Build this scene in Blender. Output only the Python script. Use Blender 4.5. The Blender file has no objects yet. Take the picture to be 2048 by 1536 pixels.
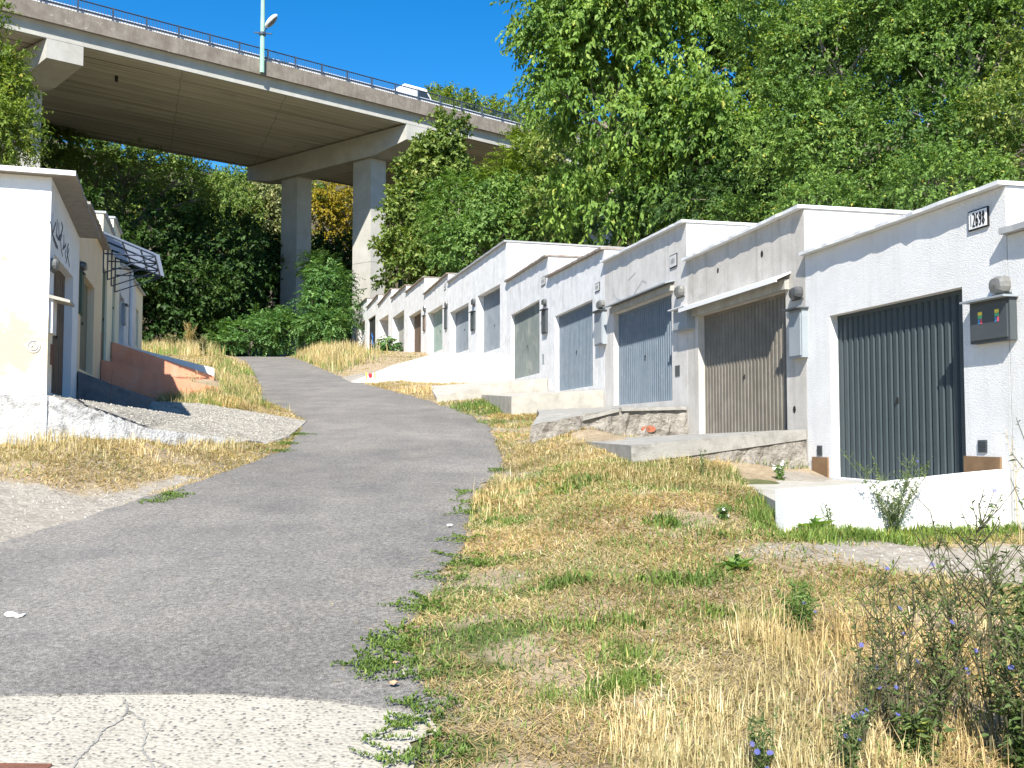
import bpy, math, random
import numpy as np
from mathutils import Vector

SC = bpy.context.scene
COL = SC.collection
PI = math.pi
rad = math.radians

# ------------------------------------------------------------------ camera, world, sun, exposure
F = 1900.0 / 2048.0                 # focal length in image widths
PITCH = math.atan(97 / 1900)
EYE = 1.6
cam_d = bpy.data.cameras.new('camera')
cam_d.sensor_width = 36.0
cam_d.lens = 36.0 * F
cam_d.clip_end = 3000
cam_d.clip_start = 0.05
cam = bpy.data.objects.new('camera', cam_d)
COL.objects.link(cam)
cam.location = (0, 0, EYE)
cam.rotation_euler = (PI / 2 + PITCH, 0, 0)
SC.camera = cam

SUN_EL = 44.0
SUN_H = Vector((-0.15, -0.989, 0)).normalized()
SUN = Vector((SUN_H.x * math.cos(rad(SUN_EL)), SUN_H.y * math.cos(rad(SUN_EL)), math.sin(rad(SUN_EL))))
w = bpy.data.worlds.new('World')
SC.world = w
w.use_nodes = True
wn, wl = w.node_tree.nodes, w.node_tree.links
sky = wn.new('ShaderNodeTexSky')
sky.sky_type = 'NISHITA'
sky.sun_disc = False
sky.sun_elevation = rad(SUN_EL)
sky.sun_rotation = math.atan2(SUN_H.x, SUN_H.y)
sky.altitude = 300
sky.air_density = 1.0
sky.dust_density = 0.3
sky.ozone_density = 4.0
hs = wn.new('ShaderNodeHueSaturation')
hs.inputs['Saturation'].default_value = 1.38
wl.new(sky.outputs[0], hs.inputs['Color'])
bgn = wn['Background']
wl.new(hs.outputs[0], bgn.inputs['Color'])
bgn.inputs['Strength'].default_value = 0.10

sd = bpy.data.lights.new('sun', 'SUN')
sd.energy = 4.9
sd.angle = rad(0.5)
sd.color = (1.0, 0.95, 0.865)
so = bpy.data.objects.new('sun', sd)
COL.objects.link(so)
so.rotation_euler = (-SUN).to_track_quat('-Z', 'Y').to_euler()
so.location = (0, 0, 60)

SC.view_settings.view_transform = 'Standard'
SC.view_settings.look = 'None'
SC.view_settings.gamma = 1.0
SC.view_settings.exposure = 1.1
SC.cycles.max_bounces = 6
SC.cycles.diffuse_bounces = 3
SC.cycles.transparent_max_bounces = 6

rng = np.random.default_rng(11)
R = random.Random(5)

# ------------------------------------------------------------------ projection helpers (photo pixels, 2048 x 1536)
cP, sP = math.cos(PITCH), math.sin(PITCH)


def ray(u, v):
    a = (u - 1024) / 1900.0
    b = (768 - v) / 1900.0
    return Vector((a, cP - sP * b, sP + cP * b))


def hz(v, Y):                       # height of a point at distance Y that shows at row v
    b = (768 - v) / 1900.0
    return EYE + Y * (sP + b * cP) / (cP - b * sP)


def at_z(u, v, z):
    d = ray(u, v)
    k = (z - EYE) / d.z
    return Vector((d.x * k, d.y * k, z))


def at_y(u, v, Y):
    d = ray(u, v)
    k = Y / d.y
    return Vector((d.x * k, Y, EYE + d.z * k))


# ------------------------------------------------------------------ the lie of the land
ZR_Y = [-60, 0, 4.5, 58, 63, 68, 76, 90, 140, 500]
ZR_Z = [-1.2, -0.22, 0.0, 6.15, 6.62, 6.9, 7.2, 7.9, 11, 40]
LE_Y = [-5, 3, 6, 9.1, 12.85, 15.9, 18.9, 20.8, 23.2, 26.2, 30, 38, 50, 61, 72, 85, 120]
LE_X = [-6.2, -5.6, -5.3, -4.9, -4.15, -3.78, -4.2, -4.6, -5.5, -6.95, -7.9, -10.3, -14, -17.9, -22.5, -30, -60]
RE_Y = [-5, 3, 4.5, 5.34, 6.1, 6.67, 7.6, 8.9, 11.4, 14.2, 18.9, 22, 26.2, 31, 35.5, 42, 51, 61, 72, 85, 120]
RE_X = [-.4, -.42, -.46, -.45, -.62, -.74, -.6, -.44, -.45, -.1, -.39, -1.0, -2.4, -4.3, -6.1, -8.2, -11, -14.3, -18.5, -25, -55]
RF_Y = [-20, 4.7, 31.5, 40, 45, 49.5, 54, 58, 62, 66, 90]
RF_X = [11.3, 5.806, -.176, -2.7, -4.17, -5.55, -6.88, -8.2, -9.5, -10.9, -19]


def sstep(a, b, x):
    t = np.clip((x - a) / (b - a), 0, 1)
    return t * t * (3 - 2 * t)


def H(x, y):
    x = np.asarray(x, float)
    y = np.asarray(y, float)
    z = np.interp(y, ZR_Y, ZR_Z)
    le = np.interp(y, LE_Y, LE_X)
    re = np.interp(y, RE_Y, RE_X)
    rf = np.interp(y, RF_Y, RF_X)
    lf = -2.217 - .328 * y
    dl = np.clip(le - x, 0, None)
    dr = np.clip(x - re, 0, None)
    fb = np.clip(rf - x, 0, None)
    # left bank
    amp = np.interp(y, [0, 8, 13, 16, 18, 20, 22, 25, 30, 38, 50], [.12, .3, .40, .30, .10, .30, .6, .8, .8, .6, .5])
    z = z + amp * sstep(0, 2.0, dl)
    z = z + .28 * np.clip(lf - 3.0 - x, 0, 40) * sstep(8, 14, y)
    # right bank
    ampr = np.interp(y, [0, 5, 9, 13, 17, 21, 26, 34, 38, 45, 60, 70], [.05, .10, .24, .34, .26, .16, .06, .1, .45, .7, .45, .2])
    fall = np.interp(y, [0, 10, 17, 22, 30, 36], [0, .14, .2, .1, 0, 0])
    z = z + ampr * sstep(0, 1.8, dr) - fall * sstep(2.2, 0.4, fb) * (dr > 0)
    z = z + .42 * np.clip(x - rf - 5.5, 0, 26)
    # hill at the back
    z = z + .36 * np.clip(y - 82, 0, 110)
    off = np.clip(np.maximum(dl, dr) - .25, 0, 1)
    z = z + off * .025 * (np.sin(x * 2.3 + y * 1.1) + np.sin(x * 1.1 - y * 2.7 + 1) + .7 * np.sin(x * 5.1 + y * 4.3))
    return z


def ground_at(u, v):
    d = ray(u, v)
    k = 1.0
    prev = k
    while k < 300:
        if float(H(d.x * k, d.y * k)) > EYE + d.z * k:
            lo, hi = prev, k
            for _ in range(25):
                m = (lo + hi) / 2
                if float(H(d.x * m, d.y * m)) > EYE + d.z * m:
                    hi = m
                else:
                    lo = m
            return Vector((d.x * hi, d.y * hi, EYE + d.z * hi))
        prev = k
        k *= 1.02
    return Vector((d.x * k, d.y * k, EYE + d.z * k))


# ------------------------------------------------------------------ materials
MATS = {}


def ramp(nt, fac, stops):
    r = nt.nodes.new('ShaderNodeValToRGB')
    e = r.color_ramp.elements
    while len(e) < len(stops):
        e.new(0.5)
    for k, (p, c) in enumerate(stops):
        e[k].position = p
        e[k].color = (c[0], c[1], c[2], 1)
    nt.links.new(fac, r.inputs[0])
    return r.outputs[0]


def noise(nt, vec, scale, detail=5, rough=.6, dist=0):
    n = nt.nodes.new('ShaderNodeTexNoise')
    n.inputs['Scale'].default_value = scale
    n.inputs['Detail'].default_value = detail
    n.inputs['Roughness'].default_value = rough
    n.inputs['Distortion'].default_value = dist
    nt.links.new(vec, n.inputs['Vector'])
    return n.outputs['Fac']


def mapped(nt, vec, scale):
    m = nt.nodes.new('ShaderNodeMapping')
    m.inputs['Scale'].default_value = scale
    nt.links.new(vec, m.inputs['Vector'])
    return m.outputs[0]


def mix(nt, fac, a, b, mode='MIX'):
    m = nt.nodes.new('ShaderNodeMix')
    m.data_type = 'RGBA'
    m.blend_type = mode
    for val, key in ((a, 6), (b, 7)):
        if isinstance(val, tuple):
            m.inputs[key].default_value = (*val, 1)
        else:
            nt.links.new(val, m.inputs[key])
    if isinstance(fac, float):
        m.inputs[0].default_value = fac
    else:
        nt.links.new(fac, m.inputs[0])
    return m.outputs[2]


def thr(nt, fac, a, b):
    n = nt.nodes.new('ShaderNodeMapRange')
    n.inputs[1].default_value = a
    n.inputs[2].default_value = b
    nt.links.new(fac, n.inputs[0])
    return n.outputs[0]


def bumpn(nt, height, strength, dist, bsdf, prev=None):
    b = nt.nodes.new('ShaderNodeBump')
    b.inputs['Strength'].default_value = strength
    b.inputs['Distance'].default_value = dist
    nt.links.new(height, b.inputs['Height'])
    if prev is not None:
        nt.links.new(prev, b.inputs['Normal'])
    nt.links.new(b.outputs[0], bsdf.inputs['Normal'])
    return b.outputs[0]


def base_mat(name, rough=.8, spec=.3, metal=0.0):
    m = bpy.data.materials.new(name)
    m.use_nodes = True
    nt = m.node_tree
    b = nt.nodes['Principled BSDF']
    b.inputs['Roughness'].default_value = rough
    b.inputs['Specular IOR Level'].default_value = spec
    b.inputs['Metallic'].default_value = metal
    g = nt.nodes.new('ShaderNodeNewGeometry')
    MATS[name] = m
    return m, nt, b, g.outputs['Position']


def surf(name, c1, c2=None, rough=.8, scale=3.0, stain=None, stain_scale=1.2, stain_at=(.55, .75), streak=None, streak_amt=.6,
         bump=.25, bscale=60, bdist=.01, spec=.3, metal=0.0, fine=.0):
    m, nt, b, pos = base_mat(name, rough, spec, metal)
    c2 = c2 or tuple(min(1, x * 1.15) for x in c1)
    col = ramp(nt, noise(nt, pos, scale, 6, .65), [(.3, c1), (.7, c2)])
    if stain:
        col = mix(nt, thr(nt, noise(nt, pos, stain_scale, 8, .7, .6), *stain_at), col, stain)
    if streak:
        f = thr(nt, noise(nt, mapped(nt, pos, (3.2, 3.2, .22)), 1.6, 6, .7), .5, .8)
        mm = nt.nodes.new('ShaderNodeMath')
        mm.operation = 'MULTIPLY'
        mm.inputs[1].default_value = streak_amt
        nt.links.new(f, mm.inputs[0])
        col = mix(nt, mm.outputs[0], col, streak)
    if fine:
        f = ramp(nt, noise(nt, pos, bscale * 2, 3, .7), [(.3, (1 - fine,) * 3), (.7, (1 + fine * .4,) * 3)])
        col = mix(nt, 1.0, col, f, 'MULTIPLY')
    nt.links.new(col, b.inputs['Base Color'])
    if bump:
        bumpn(nt, noise(nt, pos, bscale, 5, .65), bump, bdist, b)
    return m


def leaf_mat(name, dark, mid, light, accent=None, trans=.35, rough=.5, spec=.22):
    m, nt, b, pos = base_mat(name, rough, spec)
    at = nt.nodes.new('ShaderNodeAttribute')
    at.attribute_name = 'tint'
    st = [(0, dark), (.5, mid), (.93, light)]
    if accent:
        st.append((1.0, accent))
    col = ramp(nt, at.outputs['Fac'], st)
    big = ramp(nt, noise(nt, pos, .55, 3, .5), [(.35, (.8, .86, .8)), (.65, (1.15, 1.1, 1.0))])
    col = mix(nt, 1.0, col, big, 'MULTIPLY')
    nt.links.new(col, b.inputs['Base Color'])
    tr = nt.nodes.new('ShaderNodeBsdfTranslucent')
    tcol = mix(nt, 1.0, col, (1.25, 1.35, .55), 'MULTIPLY')
    nt.links.new(tcol, tr.inputs['Color'])
    ms = nt.nodes.new('ShaderNodeMixShader')
    ms.inputs[0].default_value = trans
    nt.links.new(b.outputs[0], ms.inputs[1])
    nt.links.new(tr.outputs[0], ms.inputs[2])
    nt.links.new(ms.outputs[0], nt.nodes['Material Output'].inputs['Surface'])
    return m


# plaster, concrete and paint
surf('plaster_white', (.66, .655, .64), (.75, .745, .73), .9, 2.5, streak=(.52, .515, .50), streak_amt=.5, bump=.8, bscale=70, bdist=.02)
surf('plaster_white_old', (.60, .595, .58), (.76, .755, .74), .9, 3.5, stain=(.46, .45, .43), stain_scale=2.6, stain_at=(.52, .78),
     streak=(.44, .435, .42), streak_amt=.75, bump=.4, bscale=45, bdist=.015)
surf('plaster_grey', (.43, .40, .355), (.57, .54, .49), .92, 2.6, stain=(.24, .225, .20), stain_scale=1.6, stain_at=(.55, .85),
     streak=(.27, .25, .22), streak_amt=.85, bump=.4, bscale=45, bdist=.015)
surf('plaster_warm', (.50, .475, .44), (.63, .605, .57), .92, 2.2, stain=(.36, .34, .30), stain_scale=1.6, stain_at=(.55, .85),
     streak=(.36, .335, .30), streak_amt=.8, bump=.4, bscale=45, bdist=.015)
surf('plaster_cream', (.72, .56, .36), (.78, .63, .43), .92, 2, streak=(.50, .40, .27), streak_amt=.4, bump=.25, bscale=45)
surf('plaster_pale_yellow', (.74, .68, .50), (.78, .73, .56), .92, 2, bump=.25, bscale=45)
surf('plaster_gable', (.74, .74, .73), (.82, .82, .80), .9, 1.5, stain=(.74, .60, .26), stain_scale=.75, stain_at=(.60, .68),
     streak=(.60, .58, .52), streak_amt=.3, bump=.35, bscale=35, bdist=.02)
def add_stain(name, centre, radius, colour):
    m = MATS[name]
    nt = m.node_tree
    b = nt.nodes['Principled BSDF']
    src = b.inputs['Base Color'].links[0].from_socket
    g = nt.nodes.new('ShaderNodeNewGeometry')
    vm = nt.nodes.new('ShaderNodeVectorMath')
    vm.operation = 'DISTANCE'
    vm.inputs[1].default_value = centre
    nt.links.new(g.outputs['Position'], vm.inputs[0])
    ad = nt.nodes.new('ShaderNodeMath')
    ad.operation = 'MULTIPLY_ADD'
    nt.links.new(noise(nt, g.outputs['Position'], 2.2, 8, .75, .8), ad.inputs[0])
    ad.inputs[1].default_value = 1.9 * radius
    nt.links.new(vm.outputs['Value'], ad.inputs[2])
    f = thr(nt, ad.outputs[0], 2.0 * radius, 1.3 * radius)
    mm = nt.nodes.new('ShaderNodeMath')
    mm.operation = 'MULTIPLY'
    mm.inputs[1].default_value = .66
    nt.links.new(f, mm.inputs[0])
    nt.links.new(mix(nt, mm.outputs[0], src, colour), b.inputs['Base Color'])


add_stain('plaster_gable', at_y(8, 690, 13.47), .95, (.62, .42, .07))
surf('paint_bright_white', (.74, .73, .70), (.80, .79, .77), .85, 2, stain=(.50, .46, .38), stain_scale=1.8, stain_at=(.62, .85), bump=.2, bscale=40)
surf('paint_salmon', (.62, .25, .145), (.67, .30, .185), .85, 3, stain=(.60, .36, .26), stain_scale=2.2, stain_at=(.5, .8), streak=(.36, .17, .11), streak_amt=.5, bump=.25, bscale=40)
surf('bare_concrete', (.25, .24, .215), (.38, .365, .33), .92, 2.5, stain=(.15, .14, .12), stain_scale=2.5, stain_at=(.50, .75),
     bump=.5, bscale=50, bdist=.02, fine=.15)
surf('pale_concrete', (.30, .285, .245), (.48, .455, .40), .92, 3, stain=(.40, .38, .32), stain_scale=4, stain_at=(.5, .8),
     bump=.5, bscale=50, bdist=.02, fine=.12)
surf('rubble_plaster', (.23, .21, .175), (.40, .37, .325), .95, 5, stain=(.13, .11, .09), stain_scale=3.5, stain_at=(.50, .70),
     bump=1.0, bscale=14, bdist=.08, fine=.2)
surf('limewashed_rubble', (.46, .455, .44), (.70, .695, .675), .95, 5, stain=(.13, .125, .115), stain_scale=1.9, stain_at=(.50, .66),
     bump=.9, bscale=26, bdist=.035, fine=.2)
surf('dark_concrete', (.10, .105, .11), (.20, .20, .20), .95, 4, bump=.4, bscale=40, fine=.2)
surf('roof_sheet', (.30, .31, .31), (.40, .40, .40), .6, 4, bump=.1, spec=.4)
surf('roof_rusty', (.20, .17, .14), (.33, .30, .27), .8, 6, stain=(.22, .11, .06), stain_scale=5, stain_at=(.5, .7), bump=.3)
surf('roof_white_edge', (.62, .63, .63), (.72, .72, .72), .6, 4, bump=.05)
surf('fibre_cement', (.24, .22, .19), (.32, .30, .27), .9, 5, stain=(.14, .13, .11), stain_scale=5, stain_at=(.5, .8), bump=.4)
surf('bridge_concrete', (.34, .33, .295), (.44, .43, .39), .92, .8, stain=(.30, .29, .26), stain_scale=.5, stain_at=(.52, .8),
     streak=(.32, .31, .28), streak_amt=.5, bump=.3, bscale=12, bdist=.03)
surf('bridge_parapet_concrete', (.145, .122, .098), (.25, .22, .185), .95, 1.5, stain=(.46, .43, .38), stain_scale=2.2, stain_at=(.6, .75),
     streak=(.12, .10, .085), streak_amt=.85, bump=.4, bscale=12, bdist=.03)
# bridge soffit with board marks running along the deck is set further down
surf('steel_blue_grey', (.035, .05, .08), (.06, .08, .11), .5, 4, bump=0, spec=.3)
surf('galvanised', (.55, .56, .57), (.66, .67, .68), .45, 6, bump=0, spec=.5)
surf('lamp_green', (.17, .31, .235), (.25, .39, .30), .6, 2, stain=(.22, .33, .27), stain_scale=3, stain_at=(.55, .8), bump=.1)
surf('door_anthracite', (.040, .056, .062), (.050, .066, .072), .45, 3, bump=.04, spec=.3)
surf('door_blue_grey', (.115, .150, .185), (.165, .20, .235), .5, 4, stain=(.27, .30, .31), stain_scale=2.5, stain_at=(.58, .8), streak=(.09, .115, .14), bump=.05, spec=.25)
surf('door_brown_grey', (.135, .122, .10), (.20, .18, .15), .55, 3, stain=(.27, .26, .22), stain_scale=2.5, stain_at=(.58, .78), streak=(.08, .07, .055), bump=.05, spec=.25)
surf('door_green_grey', (.105, .125, .12), (.15, .175, .165), .5, 3, stain=(.26, .27, .235), stain_scale=1.4, stain_at=(.52, .75), bump=.05, spec=.25)
surf('door_steel', (.13, .155, .18), (.20, .225, .25), .45, 2, stain=(.10, .10, .10), stain_scale=1.6, stain_at=(.55, .75), bump=.05, spec=.5)
surf('wood_brown', (.085, .055, .035), (.14, .095, .065), .75, 5, streak=(.24, .19, .14), streak_amt=.6, bump=.3)
surf('wood_grey', (.28, .27, .24), (.42, .41, .37), .85, 4, stain=(.28, .27, .23), stain_scale=5, stain_at=(.5, .75), bump=.3)
surf('wood_pale_green', (.20, .28, .25), (.30, .37, .33), .8, 4, stain=(.50, .47, .35), stain_scale=3, stain_at=(.55, .75), bump=.3)
surf('wood_dark_green', (.05, .085, .06), (.08, .12, .085), .7, 4, bump=.2)
surf('wood_khaki', (.12, .125, .085), (.17, .17, .12), .7, 4, bump=.2)
surf('wood_teal', (.13, .21, .22), (.26, .36, .38), .75, 6, stain=(.08, .12, .1), stain_scale=4, stain_at=(.5, .7), bump=.2)
surf('wood_purple', (.09, .07, .09), (.13, .10, .12), .7, 4, bump=.2)
surf('wood_black', (.02, .022, .022), (.035, .036, .036), .7, 4, stain=(.10, .10, .10), stain_scale=3, stain_at=(.6, .75), bump=.1)
surf('wood_white', (.55, .57, .60), (.68, .70, .72), .8, 4, stain=(.4, .4, .42), stain_scale=3, stain_at=(.55, .75), bump=.2)
surf('plinth_wood', (.17, .10, .05), (.24, .15, .08), .7, 5, bump=.25)
surf('cabinet_dark', (.055, .065, .07), (.07, .08, .085), .5, 3, bump=0, spec=.4)
surf('cabinet_grey', (.25, .28, .30), (.30, .33, .35), .5, 3, bump=0, spec=.4)
surf('cabinet_brown', (.12, .09, .07), (.16, .12, .1), .7, 3, bump=.1)
surf('lamp_glass', (.11, .11, .10), (.20, .20, .185), .35, 14, bump=.3, bscale=30, spec=.5)
surf('lamp_dark_glass', (.06, .065, .065), (.10, .10, .10), .25, 9, bump=0, spec=.5)
surf('enamel_white', (.75, .75, .74), (.8, .8, .79), .3, 3, bump=0, spec=.5)
surf('enamel_grey', (.50, .50, .49), (.62, .62, .6), .5, 20, bump=0, spec=.4)
surf('ink_black', (.015, .015, .017), (.02, .02, .022), .4, 3, bump=0)
surf('spray_grey', (.10, .10, .115), (.14, .14, .15), .9, 6, bump=0)
surf('spray_faint', (.42, .41, .39), (.47, .46, .44), .9, 6, bump=0)
surf('spray_blue', (.04, .16, .55), (.08, .25, .65), .8, 6, bump=0)
surf('sticker_yellow', (.7, .55, .08), None, .5, 3, bump=0)
surf('sticker_green', (.10, .42, .2), None, .5, 3, bump=0)
surf('sticker_blue', (.06, .22, .45), None, .5, 3, bump=0)
surf('sticker_red', (.6, .1, .14), None, .5, 3, bump=0)
surf('rust', (.13, .06, .04), (.20, .09, .06), .9, 20, bump=.6, bscale=80)
surf('brick_red', (.30, .10, .055), (.42, .16, .09), .9, 8, bump=.6)
surf('bark', (.10, .085, .07), (.17, .15, .125), .95, 6, bump=.8, bscale=18, bdist=.03)
surf('bark_pale', (.20, .18, .15), (.30, .27, .23), .95, 6, bump=.8, bscale=18, bdist=.03)
surf('stem_dark', (.06, .055, .035), (.13, .125, .065), .8, 20, bump=0)
surf('stem_green', (.12, .16, .06), (.18, .22, .09), .8, 20, bump=0)
surf('stem_straw', (.42, .32, .16), (.55, .43, .24), .8, 20, bump=0)
surf('petal_blue', (.07, .08, .27), (.11, .12, .34), .7, 20, bump=0)
surf('petal_white', (.7, .7, .66), None, .7, 20, bump=0)
surf('car_white', (.78, .78, .78), None, .3, 3, bump=0, spec=.5)
surf('car_red', (.5, .04, .05), None, .3, 3, bump=0, spec=.5)
surf('tyre', (.02, .02, .02), None, .9, 3, bump=0)
surf('glass_dark', (.02, .025, .03), None, .08, 3, bump=0, spec=.6)
surf('dead_leaf', (.36, .22, .13), (.46, .30, .18), .8, 30, bump=0)
surf('bare_metal', (.35, .36, .37), (.45, .46, .47), .4, 5, bump=0, metal=.6)

leaf_mat('leaf_walnut', (0.069, 0.132, 0.031), (0.165, 0.271, 0.056), (0.312, 0.420, 0.100), (0.452, 0.451, 0.112), .34)
leaf_mat('leaf_hazel', (0.063, 0.119, 0.032), (0.142, 0.240, 0.058), (0.270, 0.374, 0.100), (0.507, 0.446, 0.092), .32)
leaf_mat('leaf_locust', (0.075, 0.119, 0.025), (0.176, 0.244, 0.040), (0.297, 0.356, 0.073), (0.459, 0.362, 0.081), .36)
leaf_mat('leaf_maple', (0.071, 0.121, 0.030), (0.168, 0.234, 0.056), (0.337, 0.383, 0.122), (0.472, 0.390, 0.131), .3)
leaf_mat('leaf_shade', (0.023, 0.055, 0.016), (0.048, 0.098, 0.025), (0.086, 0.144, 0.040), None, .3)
leaf_mat('leaf_elder', (0.056, 0.133, 0.050), (0.124, 0.241, 0.079), (0.230, 0.350, 0.132), None, .32)
leaf_mat('leaf_forest', (0.072, 0.122, 0.030), (0.152, 0.228, 0.053), (0.255, 0.319, 0.085), (0.415, 0.304, 0.075), .32)
leaf_mat('leaf_gold', (0.183, 0.143, 0.016), (0.343, 0.259, 0.024), (0.481, 0.389, 0.048), None, .35)
leaf_mat('leaf_cream', (0.110, 0.143, 0.044), (0.264, 0.275, 0.121), (0.495, 0.462, 0.264), None, .3)
leaf_mat('leaf_weed', (0.047, 0.083, 0.029), (0.100, 0.151, 0.050), (0.172, 0.234, 0.079), (0.396, 0.413, 0.066), .3)
leaf_mat('leaf_weed_bright', (0.073, 0.146, 0.039), (0.146, 0.252, 0.069), (0.244, 0.345, 0.108), None, .35)
leaf_mat('blade_straw', (0.300, 0.215, 0.105), (0.520, 0.400, 0.210), (0.690, 0.570, 0.350), (0.780, 0.680, 0.470), .25, .7, .2)
leaf_mat('blade_green', (0.075, 0.139, 0.032), (0.158, 0.253, 0.064), (0.284, 0.366, 0.108), (0.538, 0.471, 0.172), .3, .6, .25)
leaf_mat('blade_weed', (0.063, 0.115, 0.024), (0.142, 0.218, 0.045), (0.242, 0.328, 0.085), (0.457, 0.416, 0.145), .3, .6, .25)


# asphalt
def mk_asphalt():
    m, nt, b, pos = base_mat('asphalt', .85, .3)
    big = ramp(nt, noise(nt, pos, .35, 4, .6), [(.3, (.155, .147, .136)), (.7, (.205, .195, .181))])
    fine = ramp(nt, noise(nt, pos, 130, 3, .8), [(.32, (.35, .35, .35)), (.5, (1, 1, 1)), (.68, (1.8, 1.78, 1.75))])
    col = mix(nt, 1.0, big, fine, 'MULTIPLY')
    mid = ramp(nt, noise(nt, pos, 26, 6, .9), [(.36, (.42, .42, .42)), (.5, (1, 1, 1)), (.64, (1.65, 1.65, 1.62))])
    col = mix(nt, 1.0, col, mid, 'MULTIPLY')
    warm = ramp(nt, noise(nt, pos, .9, 5, .65), [(.32, (.78, .78, .79)), (.68, (1.2, 1.17, 1.12))])
    col = mix(nt, 1.0, col, warm, 'MULTIPLY')
    fl = thr(nt, noise(nt, pos, 55, 2, .5), .73, .76)
    col = mix(nt, fl, col, (.40, .38, .35))
    dust = thr(nt, noise(nt, mapped(nt, pos, (1.0, .35, 1)), 1.3, 7, .7), .56, .85)
    mm = nt.nodes.new('ShaderNodeMath')
    mm.operation = 'MULTIPLY'
    mm.inputs[1].default_value = .35
    nt.links.new(dust, mm.inputs[0])
    col = mix(nt, mm.outputs[0], col, (.28, .265, .24))
    nt.links.new(col, b.inputs['Base Color'])
    p = bumpn(nt, noise(nt, pos, 110, 3, .7), .9, .012, b)
    bumpn(nt, noise(nt, pos, 3, 3, .5), .3, .05, b, p)


mk_asphalt()


def mk_aggregate(name, c1, c2, stones, scale, amount):
    m, nt, b, pos = base_mat(name, .9, .25)
    vo = nt.nodes.new('ShaderNodeTexVoronoi')
    vo.inputs['Scale'].default_value = scale
    nt.links.new(pos, vo.inputs['Vector'])
    base = ramp(nt, noise(nt, pos, 2.2, 7, .7), [(.3, c1), (.7, c2)])
    sep = nt.nodes.new('ShaderNodeSeparateColor')
    nt.links.new(vo.outputs['Color'], sep.inputs[0])
    stcol = ramp(nt, sep.outputs[1], [(0, stones[0]), (.5, stones[1]), (1, stones[2])])
    pick = thr(nt, sep.outputs[0], 1 - amount, 1 - amount + .02)
    near = thr(nt, vo.outputs['Distance'], .52, .26)
    mm = nt.nodes.new('ShaderNodeMath')
    mm.operation = 'MULTIPLY'
    nt.links.new(pick, mm.inputs[0])
    nt.links.new(near, mm.inputs[1])
    col = mix(nt, mm.outputs[0], base, stcol)
    f = ramp(nt, noise(nt, pos, 120, 3, .7), [(.3, (.8, .8, .8)), (.7, (1.1, 1.1, 1.1))])
    col = mix(nt, 1.0, col, f, 'MULTIPLY')
    nt.links.new(col, b.inputs['Base Color'])
    p = bumpn(nt, vo.outputs['Distance'], .6, .012, b)
    bumpn(nt, noise(nt, pos, 60, 3, .7), .4, .012, b, p)
    return m


mk_aggregate('aggregate_concrete', (.33, .305, .25), (.45, .415, .34), ((.08, .08, .085), (.22, .20, .165), (.46, .42, .35)), 38, .72)
mk_aggregate('driveway_concrete', (.22, .20, .165), (.40, .37, .31), ((.07, .065, .055), (.18, .155, .125), (.52, .49, .42)), 17, .75)


def mk_ground():
    m, nt, b, pos = base_mat('ground', .95, .15)

    def attr(n):
        a = nt.nodes.new('ShaderNodeAttribute')
        a.attribute_name = n
        return a.outputs['Fac']
    straw = ramp(nt, noise(nt, pos, 5, 8, .75), [(.25, (.21, .165, .115)), (.5, (.34, .27, .185)), (.75, (.46, .38, .27))])
    fib = ramp(nt, noise(nt, mapped(nt, pos, (60, 18, 20)), 1.0, 5, .8), [(.3, (.65, .65, .65)), (.7, (1.3, 1.28, 1.2))])
    straw = mix(nt, 1.0, straw, fib, 'MULTIPLY')
    green = ramp(nt, noise(nt, pos, 8, 6, .7), [(.3, (.07, .085, .03)), (.7, (.16, .16, .07))])
    vo = nt.nodes.new('ShaderNodeTexVoronoi')
    vo.inputs['Scale'].default_value = 26
    nt.links.new(pos, vo.inputs['Vector'])
    sep = nt.nodes.new('ShaderNodeSeparateColor')
    nt.links.new(vo.outputs['Color'], sep.inputs[0])
    gr1 = ramp(nt, sep.outputs[0], [(0, (.19, .165, .135)), (.5, (.31, .28, .235)), (1, (.44, .40, .34))])
    gr2 = ramp(nt, noise(nt, pos, 3.5, 8, .75), [(.3, (.24, .21, .17)), (.7, (.40, .365, .31))])
    gravel = mix(nt, .55, gr1, gr2)
    litter = ramp(nt, noise(nt, pos, 3, 8, .75), [(.3, (.045, .040, .024)), (.7, (.12, .10, .06))])
    br = noise(nt, pos, 2.6, 8, .75)

    def edge(a):                      # ragged zone borders
        mm = nt.nodes.new('ShaderNodeMath')
        mm.operation = 'ADD'
        nt.links.new(attr(a), mm.inputs[0])
        nt.links.new(br, mm.inputs[1])
        return thr(nt, mm.outputs[0], .86, 1.2)
    col = mix(nt, edge('green'), straw, green)
    col = mix(nt, edge('gravel'), col, gravel)
    col = mix(nt, edge('wood'), col, litter)
    nt.links.new(col, b.inputs['Base Color'])
    p = bumpn(nt, noise(nt, pos, 30, 6, .75), .8, .03, b)
    bumpn(nt, noise(nt, pos, 6, 4, .6), .4, .08, b, p)


mk_ground()


def mk_soffit(bx, by):
    m, nt, b, pos = base_mat('bridge_soffit_concrete', .95, .2)
    mp = nt.nodes.new('ShaderNodeMapping')
    mp.inputs['Rotation'].default_value = (0, 0, -math.atan2(by, bx))
    nt.links.new(pos, mp.inputs['Vector'])
    board = noise(nt, mapped(nt, mp.outputs[0], (.05, 1.6, 1)), 1.5, 5, .7)
    col = ramp(nt, board, [(.30, (.34, .315, .26)), (.5, (.52, .49, .42)), (.70, (.64, .60, .53))])
    seam = noise(nt, mapped(nt, mp.outputs[0], (.03, 4.2, 1)), 1.3, 2, .5)
    col = mix(nt, thr(nt, seam, .60, .66), col, (.2, .175, .135))
    col = mix(nt, thr(nt, noise(nt, pos, .35, 6, .7), .6, .8), col, (.28, .25, .19))
    nt.links.new(col, b.inputs['Base Color'])
    bumpn(nt, board, .5, .05, b)


# ------------------------------------------------------------------ object helpers
ORG = {}


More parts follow.
